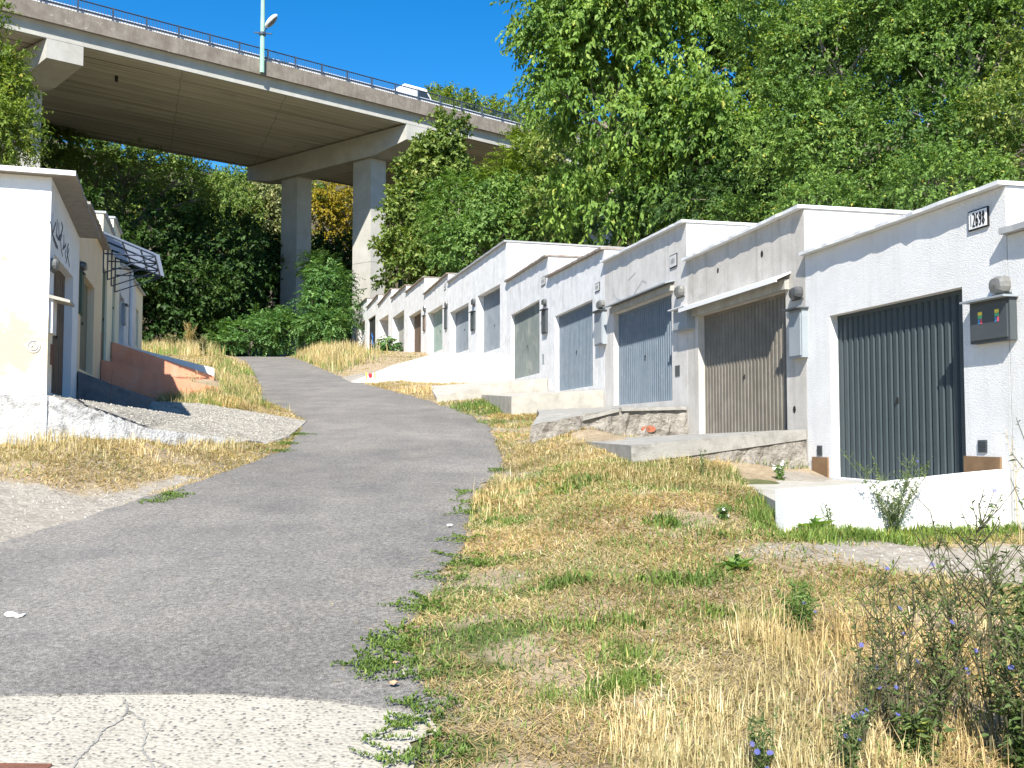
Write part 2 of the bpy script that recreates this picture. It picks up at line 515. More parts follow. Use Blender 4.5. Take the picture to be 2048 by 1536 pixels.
def link(o, parent=None):
    COL.objects.link(o)
    if parent is not None:
        o.parent = parent
    return o


def tag(o, label, cat, group=None):
    o['label'] = label
    o['category'] = cat
    if group:
        o['group'] = group
    return o


def thing(name, label, cat, loc, group=None):
    o = bpy.data.objects.new(name, None)
    o.empty_display_size = .3
    link(o)
    o.location = loc
    ORG[o.name] = Vector(loc)
    return tag(o, label, cat, group)


def kind(o, k):
    o['kind'] = k
    return o


class MB:
    def __init__(s):
        s.v, s.f, s.mi = [], [], []

    def add(s, verts, faces, mi=0):
        n = len(s.v)
        s.v += [tuple(p) for p in verts]
        s.f += [tuple(i + n for i in f) for f in faces]
        s.mi += [mi] * len(faces)
        return s

    def quad(s, a, b, c, d, mi=0):
        return s.add([a, b, c, d], [(0, 1, 2, 3)], mi)

    def hexa(s, p, mi=0):           # 8 corners: bottom 4 then top 4, same winding
        return s.add(p, [(3, 2, 1, 0), (4, 5, 6, 7), (0, 1, 5, 4), (1, 2, 6, 5), (2, 3, 7, 6), (3, 0, 4, 7)], mi)

    def box(s, fr, s0, s1, d0, d1, z0, z1, mi=0):     # in a frame (function s,d,z -> world)
        return s.hexa([fr(s0, d0, z0), fr(s1, d0, z0), fr(s1, d1, z0), fr(s0, d1, z0),
                       fr(s0, d0, z1), fr(s1, d0, z1), fr(s1, d1, z1), fr(s0, d1, z1)], mi)

    def tube(s, pts, rs, n=6, cap=True, mi=0):
        pts = [Vector(p) for p in pts]
        if not isinstance(rs, (list, tuple)):
            rs = [rs] * len(pts)
        base = len(s.v)
        ref = None
        for i, p in enumerate(pts):
            d = (pts[min(i + 1, len(pts) - 1)] - pts[max(i - 1, 0)])
            d = d.normalized() if d.length > 1e-9 else Vector((0, 0, 1))
            if ref is None:
                ref = Vector((1, 0, 0)) if abs(d.x) < .8 else Vector((0, 1, 0))
            a = ref - d * ref.dot(d)
            a = a.normalized() if a.length > 1e-6 else d.orthogonal().normalized()
            b = d.cross(a)
            ref = a
            for k in range(n):
                t = 2 * PI * k / n
                s.v.append(tuple(p + (a * math.cos(t) + b * math.sin(t)) * rs[i]))
        for i in range(len(pts) - 1):
            for k in range(n):
                k2 = (k + 1) % n
                s.f.append((base + i * n + k, base + i * n + k2, base + (i + 1) * n + k2, base + (i + 1) * n + k))
                s.mi.append(mi)
        if cap and n > 2:
            s.f.append(tuple(base + k for k in range(n)))
            s.f.append(tuple(base + (len(pts) - 1) * n + k for k in range(n - 1, -1, -1)))
            s.mi += [mi, mi]
        return s

    def build(s, name, mats, parent=None, label=None, smooth=False, origin=None):
        if isinstance(mats, str):
            mats = [mats]
        if parent is not None:
            o0 = ORG[parent.name]
        else:
            o0 = Vector(origin) if origin is not None else Vector((0, 0, 0))
        me = bpy.data.meshes.new(name)
        me.from_pydata([(v[0] - o0[0], v[1] - o0[1], v[2] - o0[2]) for v in s.v], [], s.f)
        for m in mats:
            me.materials.append(MATS[m])
        if len(mats) > 1:
            me.polygons.foreach_set('material_index', s.mi)
        if smooth:
            me.polygons.foreach_set('use_smooth', [True] * len(s.f))
        me.update()
        o = bpy.data.objects.new(name, me)
        link(o, parent)
        if parent is None:
            o.location = o0
        ORG[o.name] = o0
        if label:
            o['label'] = label
        return o


def np_mesh(name, V, faces_flat, loop_tot, mat, parent=None, tint=None, origin=(0, 0, 0), attrs=None):
    V = np.asarray(V, np.float32) - np.asarray(origin, np.float32)
    me = bpy.data.meshes.new(name)
    nl, nf = len(faces_flat), len(loop_tot)
    me.vertices.add(len(V))
    me.vertices.foreach_set('co', V.ravel())
    me.loops.add(nl)
    me.polygons.add(nf)
    me.loops.foreach_set('vertex_index', np.asarray(faces_flat, np.int32))
    ls = np.zeros(nf, np.int32)
    ls[1:] = np.cumsum(loop_tot)[:-1]
    me.polygons.foreach_set('loop_start', ls)
    me.update(calc_edges=True)
    me.validate()
    if tint is not None:
        a = me.attributes.new('tint', 'FLOAT', 'POINT')
        a.data.foreach_set('value', np.asarray(tint, np.float32))
    for k, val in (attrs or {}).items():
        a = me.attributes.new(k, 'FLOAT', 'POINT')
        a.data.foreach_set('value', np.asarray(val, np.float32))
    me.materials.append(MATS[mat])
    o = bpy.data.objects.new(name, me)
    link(o, parent)
    if parent is None:
        o.location = origin
    ORG[o.name] = Vector(origin)
    return o


def unit(a):
    return a / np.maximum(np.linalg.norm(a, axis=1, keepdims=True), 1e-9)


def leaf_arrays(P, D, N, L, W, tint, fold=.25):
    """leaves as folded diamonds: base P, axis D, face normal N"""
    D = unit(D)
    S = unit(np.cross(D, N))
    N2 = np.cross(S, D)
    L = np.asarray(L)[:, None]
    W = np.asarray(W)[:, None]
    mid = P + D * L * .45
    up = N2 * W * fold
    V = np.stack([P, mid + S * W * .5 + up, P + D * L - N2 * L * .12, mid - S * W * .5 + up], 1)
    n = len(P)
    idx = (np.arange(n) * 4)[:, None]
    Fc = np.concatenate([idx + 0, idx + 1, idx + 2, idx + 0, idx + 2, idx + 3], 1)
    return V.reshape(-1, 3), Fc.ravel(), np.full(n * 2, 3, np.int32), np.repeat(tint, 4)


def blade_arrays(P, Hh, Wd, lean, ang, tint, curl=.5):
    """grass blades: base P, length Hh, lean 0..1.5 rad, direction ang"""
    n = len(P)
    d = np.stack([np.cos(ang), np.sin(ang), np.zeros(n)], 1)
    s = np.stack([-np.sin(ang), np.cos(ang), np.zeros(n)], 1)
    rot = rng.uniform(-.8, .8, n)[:, None]
    s = unit(s * np.cos(rot) + d * np.sin(rot))
    z = np.array([[0, 0, 1.0]])
    l1 = lean * (1 - curl)
    l2 = lean * (1 + curl)
    a1 = d * np.sin(l1)[:, None] + z * np.cos(l1)[:, None]
    a2 = d * np.sin(l2)[:, None] + z * np.cos(l2)[:, None]
    Hh = Hh[:, None]
    Wd = Wd[:, None]
    m = P + a1 * Hh * .55
    tip = m + a2 * Hh * .45
    V = np.stack([P - s * Wd * .5, P + s * Wd * .5, m + s * Wd * .38, m - s * Wd * .38, tip], 1)
    idx = (np.arange(n) * 5)[:, None]
    Fc = np.concatenate([idx, idx + 1, idx + 2, idx + 3, idx + 3, idx + 2, idx + 4], 1)
    lt = np.tile(np.array([4, 3], np.int32), n)
    return V.reshape(-1, 3), Fc.ravel(), lt, np.repeat(tint, 5)


# ------------------------------------------------------------------ the ground, the road and the apron
def grid_axis(parts):
    out = []
    for a, b, st in parts:
        out.append(np.arange(a, b - 1e-6, st))
    return np.concatenate(out)


def ellipse_px(lst, X, Y):
    """patches given by where they show: (u, v, half width in m, half depth in m)"""
    out = np.zeros_like(X)
    for u, v, a, b in lst:
        c = ground_at(u, v)
        q = np.sqrt(((X - c.x) / a) ** 2 + ((Y - c.y) / b) ** 2)
        out = np.maximum(out, np.clip(1.35 - .7 * q, 0, 1))
    return out


GREEN_PX = [(930, 820, .9, .9), (1010, 820, 1.1, .8), (960, 845, .5, .5), (1000, 1048, .32, .22), (955, 1020, .2, .3),
            (930, 1130, .35, .12), (1000, 1122, .45, .14), (855, 1222, .28, .12), (925, 1185, .2, .14),
            (880, 1285, .42, .2), (950, 1268, .45, .16), (850, 1330, .36, .14), (920, 1345, .35, .12),
            (860, 1440, .22, .09), (900, 1495, .3, .1), (860, 1525, .3, .1), (1255, 1322, .2, .12), (1245, 1370, .22, .12), (1420, 1230, .3, .1), (1190, 1255, .3, .1), (1340, 1165, .4, .12), (1080, 1180, .4, .12),
            (1470, 1140, .14, .08), (1650, 1078, .8, .14), (1800, 1075, .9, .16), (1900, 1066, .6, .16), (1535, 968, .35, .3),
            (1545, 1040, .25, .25), (1500, 1010, .16, .15), (1330, 1048, .16, .12), (560, 885, .3, .5), (300, 1000, .25, .1), (480, 770, .5, 1.4), (450, 745, .6, 2),
            (1160, 965, .25, .25), (600, 870, .2, .8), (990, 1425, .2, .06), (1110, 1395, .15, .05)]
GRAVEL_PX = [(1880, 1125, 1.0, .3), (60, 1060, 1.5, .7), (150, 1050, 1.3, .6), (20, 1020, 1.6, .5), (220, 1020, .8, .5), (290, 1005, .7, .4),
             (10, 1085, 1.2, .6), (100, 1000, 1.2, .3), (1840, 1115, 1.1, .35), (1950, 1120, 1.3, .35), (1740, 1105, .5, .15), (1640, 962, .4, .6), (700, 762, 1, 1.5), (820, 1410, .2, .08)]


def mk_ground_mesh():
    xs = grid_axis([(-420, -60, 24), (-60, -14, 1), (-14, 9, .15), (9, 40, 1), (40, 421, 24)])
    ys = grid_axis([(-60, 2, 4), (2, 26, .15), (26, 80, .5), (80, 170, 3), (170, 560, 26)])
    X, Y = np.meshgrid(xs, ys)
    Z = H(X, Y)
    re = np.interp(Y, RE_Y, RE_X)
    le = np.interp(Y, LE_Y, LE_X)
    inroad = (X > le + .25) & (X < re - .25) & (Y > 4.6) & (Y < 90)
    Z = Z - inroad * .03
    V = np.stack([X, Y, Z], -1).reshape(-1, 3)
    ny, nx = X.shape
    i = np.arange(ny * nx).reshape(ny, nx)
    Fc = np.stack([i[:-1, :-1], i[:-1, 1:], i[1:, 1:], i[1:, :-1]], -1).reshape(-1)
    green = ellipse_px(GREEN_PX, X, Y)
    gravel = ellipse_px(GRAVEL_PX, X, Y)
    edge_l = np.clip(1 - np.abs(X - le + .25) / .45, 0, 1) * (Y < 16)
    gravel = np.maximum(gravel, edge_l * .8)
    edge_r = np.clip(1 - np.abs(X - re - .12) / .22, 0, 1) * (Y < 60)
    gravel = np.maximum(gravel, edge_r * .65)
    rf = np.interp(Y, RF_Y, RF_X)
    wood = np.clip((X - rf - 5.5) / 2, 0, 1) + np.clip((Y - 66) / 6, 0, 1) + np.clip((-2.217 - .328 * Y - 4 - X) / 2, 0, 1) * (Y > 14)
    o = np_mesh('ground', V, Fc, np.full((ny - 1) * (nx - 1), 4, np.int32), 'ground',
                attrs={'green': green.ravel(), 'gravel': gravel.ravel(), 'wood': np.clip(wood, 0, 1).ravel()})
    o.data.polygons.foreach_set('use_smooth', [True] * len(o.data.polygons))
    kind(o, 'structure')


mk_ground_mesh()


def wob(y, k, a=1.0):
    return a * (.05 * math.sin(y * 3.1 + k) + .04 * math.sin(y * 7.3 + 2 * k) + .025 * math.sin(y * 17.0 + 3 * k))


def mk_road():
    ys = list(np.arange(5.0, 30, .1)) + list(np.arange(30, 100, .5))
    V, Fq = [], []
    nc = 14
    for j, y in enumerate(ys):
        l = float(np.interp(y, LE_Y, LE_X)) + wob(y, 1, .6)
        r = float(np.interp(y, RE_Y, RE_X)) + wob(y, 4)
        l = min(l, l if y > 6 else -8.5)
        for c in range(nc):
            t = c / (nc - 1)
            x = l + (r - l) * t
            yy = y
            if j == 0:              # ragged front edge of the asphalt
                vpx = np.interp(t, [0, .12, .3, .55, .7, .85, .95, 1], [5.6, 5.57, 5.52, 5.46, 5.42, 5.44, 5.28, 5.12])
                yy = float(vpx) + .03 * math.sin(t * 41) + .025 * math.sin(t * 77)
            elif y < 5.75:
                yy = max(y, float(np.interp(t, [0, .12, .3, .55, .7, .85, .95, 1], [5.6, 5.57, 5.52, 5.46, 5.42, 5.44, 5.28, 5.12])) + .03 * math.sin(t * 41) + .025 * math.sin(t * 77) + .004 * j)
            z = float(np.interp(yy, ZR_Y, ZR_Z)) + .022
            if j == 0:
                z -= .009
            edge = min(t, 1 - t)
            if edge < .02:
                z -= .012
            V.append((x, yy, z))
    for j in range(len(ys) - 1):
        for c in range(nc - 1):
            a = j * nc + c
            Fq.append((a, a + 1, a + nc + 1, a + nc))
    mb = MB().add(V, Fq)
    o = mb.build('road', 'asphalt', smooth=True)
    kind(o, 'structure')
    # apron of exposed-aggregate concrete in front of the asphalt
    V, Fq = [], []
    xs = np.linspace(-9, -.40, 60)
    yy = np.linspace(1.5, 5.9, 30)
    for y in yy:
        for i, x in enumerate(xs):
            xx = float(x)
            if y > 5.25:
                xx = min(xx, -.64)
            elif i == len(xs) - 1:
                xx = -.44 + .06 * math.sin(y * 9) + .05 * math.sin(y * 23)
            V.append((xx, float(y), float(np.interp(y, ZR_Y, ZR_Z)) + .012))
    n = len(xs)
    for j in range(len(yy) - 1):
        for i in range(n - 1):
            a = j * n + i
            Fq.append((a, a + 1, a + n + 1, a + n))
    ap = MB().add(V, Fq).build('concrete_apron', 'aggregate_concrete', smooth=True)
    kind(ap, 'structure')
    # the open cracks in it
    mbk = MB()
    for px in ([(245, 1392), (256, 1420), (240, 1440), (205, 1462), (185, 1490), (160, 1512), (140, 1545)],
               [(256, 1420), (285, 1440), (292, 1470), (283, 1500), (300, 1518), (310, 1545)],
               [(300, 1518), (330, 1530), (318, 1560)]):
        pts = []
        for k in range(len(px) - 1):
            for q in range(8):
                t = q / 8
                u = px[k][0] * (1 - t) + px[k + 1][0] * t + R.uniform(-3, 3)
                v = px[k][1] * (1 - t) + px[k + 1][1] * t + R.uniform(-1.5, 1.5)
                p = at_z(u, v, 0)
                d = ray(u, v)
                kk = 4.5
                for _ in range(6):
                    z = float(np.interp(d.y * kk, ZR_Y, ZR_Z)) + .0165
                    kk = (z - EYE) / d.z
                pts.append(Vector((d.x * kk, d.y * kk, EYE + d.z * kk)))
        for k in range(len(pts) - 1):
            a, b = pts[k], pts[k + 1]
            dd = (b - a)
            sd_ = Vector((-dd.y, dd.x, 0)).normalized() * (.003 + .004 * abs(math.sin(k * 1.7)))
            mbk.quad(a - sd_, b - sd_, b + sd_, a + sd_)
    ck = mbk.build('crack', 'bare_concrete', ap)
    kind(ck, 'structure')


mk_road()


# ------------------------------------------------------------------ garages
class Face:
    """the front plane of a garage: near corner Pn, far corner Pf, outward normal to the road"""
    def __init__(s, Pn, Pf, right):
        s.P = Vector((Pn[0], Pn[1], 0))
        q = Vector((Pf[0], Pf[1], 0))
        s.t = (q - s.P).normalized()
        s.L = (q - s.P).length
        s.n = Vector((-s.t.y, s.t.x, 0)) if right else Vector((s.t.y, -s.t.x, 0))
        s.right = right

    def __call__(s, a, d, z):
        p = s.P + s.t * a + s.n * d
        return Vector((p.x, p.y, z))

    def hit(s, u, v, d=0.0):
        r = ray(u, v)
        o = Vector((0, 0, EYE))
        k = ((s.P + s.n * d - o).dot(s.n)) / r.dot(s.n)
        p = o + r * k
        return (p - s.P).dot(s.t), p.z


def lin(a, b, t):
    return a + (b - a) * t


def mk_wall(fc, D, zb, ztn, ztf, opens, rec, inset=.005):
    """front with openings and reveals, sides and back in one mesh"""
    mb = MB()
    L = fc.L

    def zt(s):
        return lin(ztn, ztf, s / L)
    cuts = [inset]
    for o in opens:
        cuts += [o[0], o[1]]
    cuts.append(L - inset)
    for k in range(len(cuts) - 1):
        a, b = cuts[k], cuts[k + 1]
        op = opens[(k - 1) // 2] if k % 2 == 1 else None
        if op is None:
            mb.quad(fc(a, 0, zb), fc(b, 0, zb), fc(b, 0, zt(b)), fc(a, 0, zt(a)))
        else:
            z0, z1 = op[2], op[3]
            mb.quad(fc(a, 0, z1), fc(b, 0, z1), fc(b, 0, zt(b)), fc(a, 0, zt(a)))
            mb.quad(fc(a, 0, zb), fc(b, 0, zb), fc(b, 0, z0), fc(a, 0, z0))
            mb.quad(fc(a, 0, z0), fc(a, -rec, z0), fc(a, -rec, z1), fc(a, 0, z1))
            mb.quad(fc(b, 0, z0), fc(b, 0, z1), fc(b, -rec, z1), fc(b, -rec, z0))
            mb.quad(fc(a, 0, z1), fc(a, -rec, z1), fc(b, -rec, z1), fc(b, 0, z1))
            mb.quad(fc(a, 0, z0), fc(b, 0, z0), fc(b, -rec, z0), fc(a, -rec, z0))
    a, b = inset, L - inset
    mb.quad(fc(a, 0, zb), fc(a, 0, zt(a)), fc(a, -D, zt(a)), fc(a, -D, zb))
    mb.quad(fc(b, 0, zb), fc(b, -D, zb), fc(b, -D, zt(b)), fc(b, 0, zt(b)))
    mb.quad(fc(a, -D, zb), fc(a, -D, zt(a)), fc(b, -D, zt(b)), fc(b, -D, zb))
    return mb


def mk_roof(fc, D, ztn, ztf, over, thick, near_over=.02, far_over=-.004, wav=.012):
    mb = MB()
    L = fc.L
    n = 26
    top, bot = [], []
    for k in range(n + 1):
        s = lin(-near_over, L + far_over, k / n)
        z = lin(ztn, ztf, s / L) + .004
        o = over + R.uniform(-wav, wav)
        top.append((fc(s, o, z + thick), fc(s, -D - .1, z + thick)))
        bot.append((fc(s, o, z), fc(s, -D - .1, z)))
    for k in range(n):
        mb.quad(top[k][0], top[k + 1][0], top[k + 1][1], top[k][1])
        mb.quad(bot[k][0], bot[k][1], bot[k + 1][1], bot[k + 1][0])
        mb.quad(bot[k][0], bot[k + 1][0], top[k + 1][0], top[k][0])
        mb.quad(bot[k][1], top[k][1], top[k + 1][1], bot[k + 1][1])
    mb.quad(bot[0][0], top[0][0], top[0][1], bot[0][1])
    mb.quad(bot[n][0], bot[n][1], top[n][1], top[n][0])
    return mb


def mk_ribbed(fc, s0, s1, z0, z1, d, pitch=.115, depth=.03, frame=.05):
    """corrugated sheet door: trapezoid ribs"""
    mb = MB()
    prof = []
    s = s0
    n = max(4, int(round((s1 - s0) / pitch)))
    p = (s1 - s0) / n
    for k in range(n):
        b = s0 + k * p
        prof += [(b, 0), (b + p * .18, 0), (b + p * .32, depth), (b + p * .86, depth)]
    prof.append((s1, 0))
    for k in range(len(prof) - 1):
        (a, da), (b, db) = prof[k], prof[k + 1]
        mb.quad(fc(a, d + da, z0), fc(b, d + db, z0), fc(b, d + db, z1 - frame), fc(a, d + da, z1 - frame))
    # frame rails
    mb.box(fc, s0 - .02, s1 + .02, d - .03, d + depth + .006, z1 - frame, z1 + .02)
    mb.box(fc, s0 - .02, s0 + .025, d - .03, d + depth + .004, z0, z1 - frame - .001)
    mb.box(fc, s1 - .025, s1 + .02, d - .03, d + depth + .004, z0, z1 - frame - .001)
    return mb


def mk_planks(fc, s0, s1, z0, z1, d, n=14, double=True):
    mb = MB()
    w = (s1 - s0) / n
    for k in range(n):
        g = .006
        if double and k == n // 2:
            g = .02
        mb.box(fc, s0 + k * w + g, s0 + (k + 1) * w - .004, d - .03, d + R.uniform(0, .006), z0, z1)
    mb.quad(fc(s0, d - .012, z0), fc(s1, d - .012, z0), fc(s1, d - .012, z1), fc(s0, d - .012, z1))
    return mb


def px_rect(fc, uL, uR, vT, vB, d=0.0):
    """rectangle on the front that spans these pixels"""
    um = (uL + uR) / 2
    if not fc.right:
        d = 0.0
    sa, _ = fc.hit(uL, (vT + vB) / 2, d)
    sb, _ = fc.hit(uR, (vT + vB) / 2, d)
    _, z1 = fc.hit(um, vT, d)
    _, z0 = fc.hit(um, vB, d)
    if not fc.right:
        return max(.06, min(sa, sb)), max(.12, max(sa, sb)), z0, z1
    return min(sa, sb), max(sa, sb), z0, z1


def add_cabinet(root, fc, px, mat, out=.09, stickers=False, hood=None, label=None):
    s0, s1, z0, z1 = px_rect(fc, *px, d=out)
    mb = MB()
    mb.box(fc, s0, s1, -.02, out, z0, z1)
    o = mb.build('meter_cabinet', mat, root, label)
    m2 = MB()
    m2.box(fc, s0 + .025, s1 - .025, out, out + .014, z0 + .03, z1 - .03)
    m2.build('cabinet_door', mat, o)
    m3 = MB()
    m3.box(fc, s0 - .03, s1 + .03, 0.001, out + min(.10, out * 1.2), z1 + .002, z1 + .022)
    m3.build('cabinet_hood', hood or 'cabinet_dark', o)
    if stickers:
        for off in (.30, .72):
            st = MB()
            cs = lin(s1, s0, off)
            for k, (a, b, c, d) in enumerate(((-.03, .03, .045, .08), (-.03, .03, .012, .042), (-.03, -.003, -.04, .008), (.003, .03, -.04, .008))):
                zz = lin(z0, z1, .56)
                st.quad(fc(cs - a, out + .017, zz + c), fc(cs - b, out + .017, zz + c), fc(cs - b, out + .017, zz + d), fc(cs - a, out + .017, zz + d), k)
            st.build('warning_sticker', ['sticker_yellow', 'sticker_green', 'sticker_blue', 'sticker_red'], o)
    return o


def add_lamp(root, fc, px, mat='lamp_glass', dark=False):
    s0, s1, z0, z1 = px_rect(fc, *px, d=.08)
    cs, cz = (s0 + s1) / 2, (z0 + z1) / 2
    a, b = (s1 - s0) / 2, (z1 - z0) / 2
    mb = MB()
    n = 12
    rings = [(0, 1.0), (.03, 1.0), (.075, .92), (.10, .7), (.108, .0)]
    for d, k in rings:
        for i in range(n):
            t = 2 * PI * (i + .5) / n
            ex = 1.15 * max(-.87, min(.87, math.cos(t))) * a * k
            ez = 1.15 * max(-.87, min(.87, math.sin(t))) * b * k
            mb.v.append(tuple(fc(cs + ex, d, cz + ez)))
    for r in range(len(rings) - 1):
        for i in range(n):
            j = (i + 1) % n
            mb.f.append((r * n + i, r * n + j, (r + 1) * n + j, (r + 1) * n + i))
            mb.mi.append(0)
    o = mb.build('wall_lamp', 'lamp_dark_glass' if dark else mat, root)
    mr = MB()
    mr.box(fc, cs - a * 1.08, cs + a * 1.08, .001, .03, cz - b * 1.1, cz - b * .94)
    mr.build('lamp_bracket', 'cabinet_dark', o)
    return o


def add_plate(root, fc, px, mat='enamel_white', digits=None, faint=True):
    s0, s1, z0, z1 = px_rect(fc, *px)
    mb = MB().box(fc, s0, s1, .001, .018, z0, z1)
    o = mb.build('number_plate', 'ink_black', root)
    e = (z1 - z0) * .07
    MB().box(fc, s0 + e, s1 - e, .018, .022, z0 + e, z1 - e).build('plate_face', mat, o)
    if digits:
        h = (z1 - z0) * .62
        x0 = s1 - (s1 - s0) * .27       # the text runs from the far end towards the near end
        seg = {'2': [(0, 1, .5, 1.02), (.5, 1.02, 1, .85), (1, .85, .9, .55), (.9, .55, 0, 0), (0, 0, 1, 0)],
               '6': [(.9, .95, .4, .95), (.4, .95, .02, .5), (.02, .5, .1, .08), (.1, .08, .55, -.02), (.55, -.02, 1, .25), (1, .25, .6, .52), (.6, .52, .06, .4)],
               '9': [(.1, .03, .6, .03), (.6, .03, .98, .5), (.98, .5, .9, .9), (.9, .9, .45, 1.0), (.45, 1.0, 0, .74), (0, .74, .4, .46), (.4, .46, .94, .58)],
               '8': [(.5, .52, .08, .75), (.08, .75, .5, 1), (.5, 1, .92, .75), (.92, .75, .5, .52), (.5, .52, 0, .25), (0, .25, .5, 0), (.5, 0, 1, .25), (1, .25, .5, .52)]}
        md = MB()
        wd = (s1 - s0) * .095
        zc = (z0 + z1) / 2 - h / 2

        def stroke(a, b, th):
            a2, b2 = Vector((a[0], a[1], 0)), Vector((b[0], b[1], 0))
            dv = (b2 - a2)
            nn = Vector((-dv.y, dv.x, 0)).normalized() * th * .75
            e2 = dv.normalized() * th * .6
            qs = [a2 - e2 - nn, b2 + e2 - nn, b2 + e2 + nn, a2 - e2 + nn]
            md.quad(*[fc(q.x, .0245, q.y) for q in qs])
        for k, ch in enumerate(digits):
            for (xa, ya, xb, yb) in seg[ch]:
                bx = x0 - k * wd * 1.68
                stroke((bx - xa * wd, zc + ya * h), (bx - xb * wd, zc + yb * h), .011)
        bx = s1 - (s1 - s0) * .17
        stroke((bx, zc + .06 * h), (bx, zc + .92 * h), .006)
        md.build('plate_number', 'ink_black', o)
    elif faint:
        md = MB()
        for k in range(3):
            a = lin(s0, s1, .28 + k * .2)
            b = lin(s0, s1, .38 + k * .2)
            md.quad(fc(a, .0245, lin(z0, z1, .3)), fc(b, .0245, lin(z0, z1, .3)), fc(b, .0245, lin(z0, z1, .68)), fc(a, .0245, lin(z0, z1, .68)))
        md.build('plate_number', 'spray_grey', o)
    return o


def add_canopy(root, fc, s0, s1, z, drop, out, mat, soffit='wood_grey', edge=None):
    mb = MB()
    th = .025
    mb.hexa([fc(s0, .001, z), fc(s1, .001, z), fc(s1, out, z - drop), fc(s0, out, z - drop),
             fc(s0, .001, z + th), fc(s1, .001, z + th), fc(s1, out, z - drop + th), fc(s0, out, z - drop + th)])
    o = mb.build('canopy', mat, root)
    if edge:
        MB().box(fc, s0 - .004, s1 + .004, out + .001, out + .02, z - drop - .03, z - drop + th + .01).build('canopy_edge', edge, o)
    # timber fillet under the sheet
    MB().box(fc, s0 + .06, s1 - .06, .001, .07, z - drop - .12, z - .035 - drop * .4).build('canopy_batten', soffit, o)
    return o


def strokes_on(fc, polys, w, d=.004, flatpx=True):
    mb = MB()
    for pl in polys:
        pts = [fc.hit(u, v, d) for u, v in pl]
        for k in range(len(pts) - 1):
            a, b = Vector((*pts[k], 0)), Vector((*pts[k + 1], 0))
            dv = b - a
            if dv.length < 1e-6:
                continue
            e = dv.normalized() * w * .5
            nn = Vector((-dv.y, dv.x, 0)).normalized() * w
            mb.quad(*[fc(q.x, d + .0006 * (k % 2), q.y) for q in (a - e - nn, b + e - nn, b + e + nn, a - e + nn)])
    return mb


RB = [(5.806, 4.7), (4.81, 9.15), (3.989, 12.84), (3.11, 16.78), (2.09, 21.35), (1.007, 26.2), (-.176, 31.5), (-2.7, 40), (-4.17, 45),
      (-5.55, 49.5), (-6.88, 54), (-8.2, 58), (-9.5, 62), (-10.9, 66)]


def garage(label, Pn, Pf, right, vtop, doors, wallm, roofm='roof_sheet', rec=.14, over=.09, thick=.045, D=6.0, ztop=None, holes=(), near_over=.02, group=None):
    """vtop = (near row, far row) of the wall head; doors = [(uL, uR, vT, bottom (u, v), kind, material)]"""
    fc = Face(Pn, Pf, right)
    ztn, ztf = ztop if ztop else (hz(vtop[0], Pn[1]), hz(vtop[1], Pf[1]))
    gz = float(min(H(Pn[0], Pn[1]), H(Pf[0], Pf[1])))
    zb = gz - 1.2
    base = fc(fc.L / 2, 0, gz)
    root = thing('garage', label, 'garage', base, group)
    opens = []
    for (uL, uR, vTL, vTR, bot, kd, dm) in doors:
        sa, za = fc.hit(uL, vTL)
        sb, zb2 = fc.hit(uR, vTR)
        s0, s1 = min(sa, sb), max(sa, sb)
        z1 = (za + zb2) / 2
        _, z0 = fc.hit(bot[0], bot[1])
        opens.append([max(s0, .12), min(s1, fc.L - .12), z0, z1, kd, dm])
    opens.sort(key=lambda q: q[0])
    mk_wall(fc, D, zb, ztn, ztf, opens, rec).build('wall', wallm, root)
    mk_roof(fc, D, ztn, ztf, over, thick, near_over=near_over).build('roof', roofm, root)
    for (s0, s1, z0, z1, kd, dm) in opens:
        if kd == 'rib':
            d = mk_ribbed(fc, s0, s1, z0, z1, -rec).build('door', dm, root)
        elif kd == 'none':
            continue
        else:
            d = mk_planks(fc, s0, s1, z0, z1, -rec, 16 if kd == 'plank' else 4).build('door', dm, root)
        hm = MB()
        cs = (s0 + s1) / 2 + .04
        hz0 = z0 + .95
        hm.box(fc, cs - .012, cs + .012, -rec + .022, -rec + .036, hz0 - .035, hz0 + .035)
        hm.box(fc, cs - .007, cs + .007, -rec + .036, -rec + .05, hz0 - .03, hz0 + .008)
        hm.build('handle', 'ink_black', d)
    if holes:
        for (u, v, r) in holes:
            s, z = fc.hit(u, v)
            hb = MB()
            hb.add([fc(s + r * math.cos(t * PI / 5), .003, z + 1.3 * r * math.sin(t * PI / 5)) for t in range(10)], [tuple(range(10))])
            hb.build('vent_hole', 'ink_black', root)
    return root, fc


# ---- right-hand row, near to far
GR = 'garages of the right-hand row'
g, fc = garage('white garage at the right edge of the photo, only a sliver of its wall showing', RB[0], RB[1], True, (470, 470), [], 'plaster_white',
               ztop=(hz(471, 9.15) - .0, hz(471, 9.15)), near_over=.05, group=GR, thick=.06)
g, fc = garage('white rough-plastered garage with dark anthracite door and black-framed plate 2698', RB[1], RB[2], True, (371, 513),
               [(1659, 1924, 633, 572, (1681, 956), 'rib', 'door_anthracite')], 'plaster_white', 'roof_white_edge', .15, .10, .04, group=GR)
add_cabinet(g, fc, (1940, 2020, 601, 684), 'cabinet_dark', .08, True, 'cabinet_grey')
add_lamp(g, fc, (1976, 2008, 552, 588))
add_plate(g, fc, (1939, 1979, 418, 458), digits='2698')
for (uL, uR, vT, vB) in ((1627, 1658, 914, 956), (1931, 2004, 913, 943)):
    s0, s1, z0, z1 = px_rect(fc, uL, uR, vT, vB)
    MB().box(fc, s0, s1, .001, .022, z0 - .06, z1).build('plinth_board', 'plinth_wood', g)
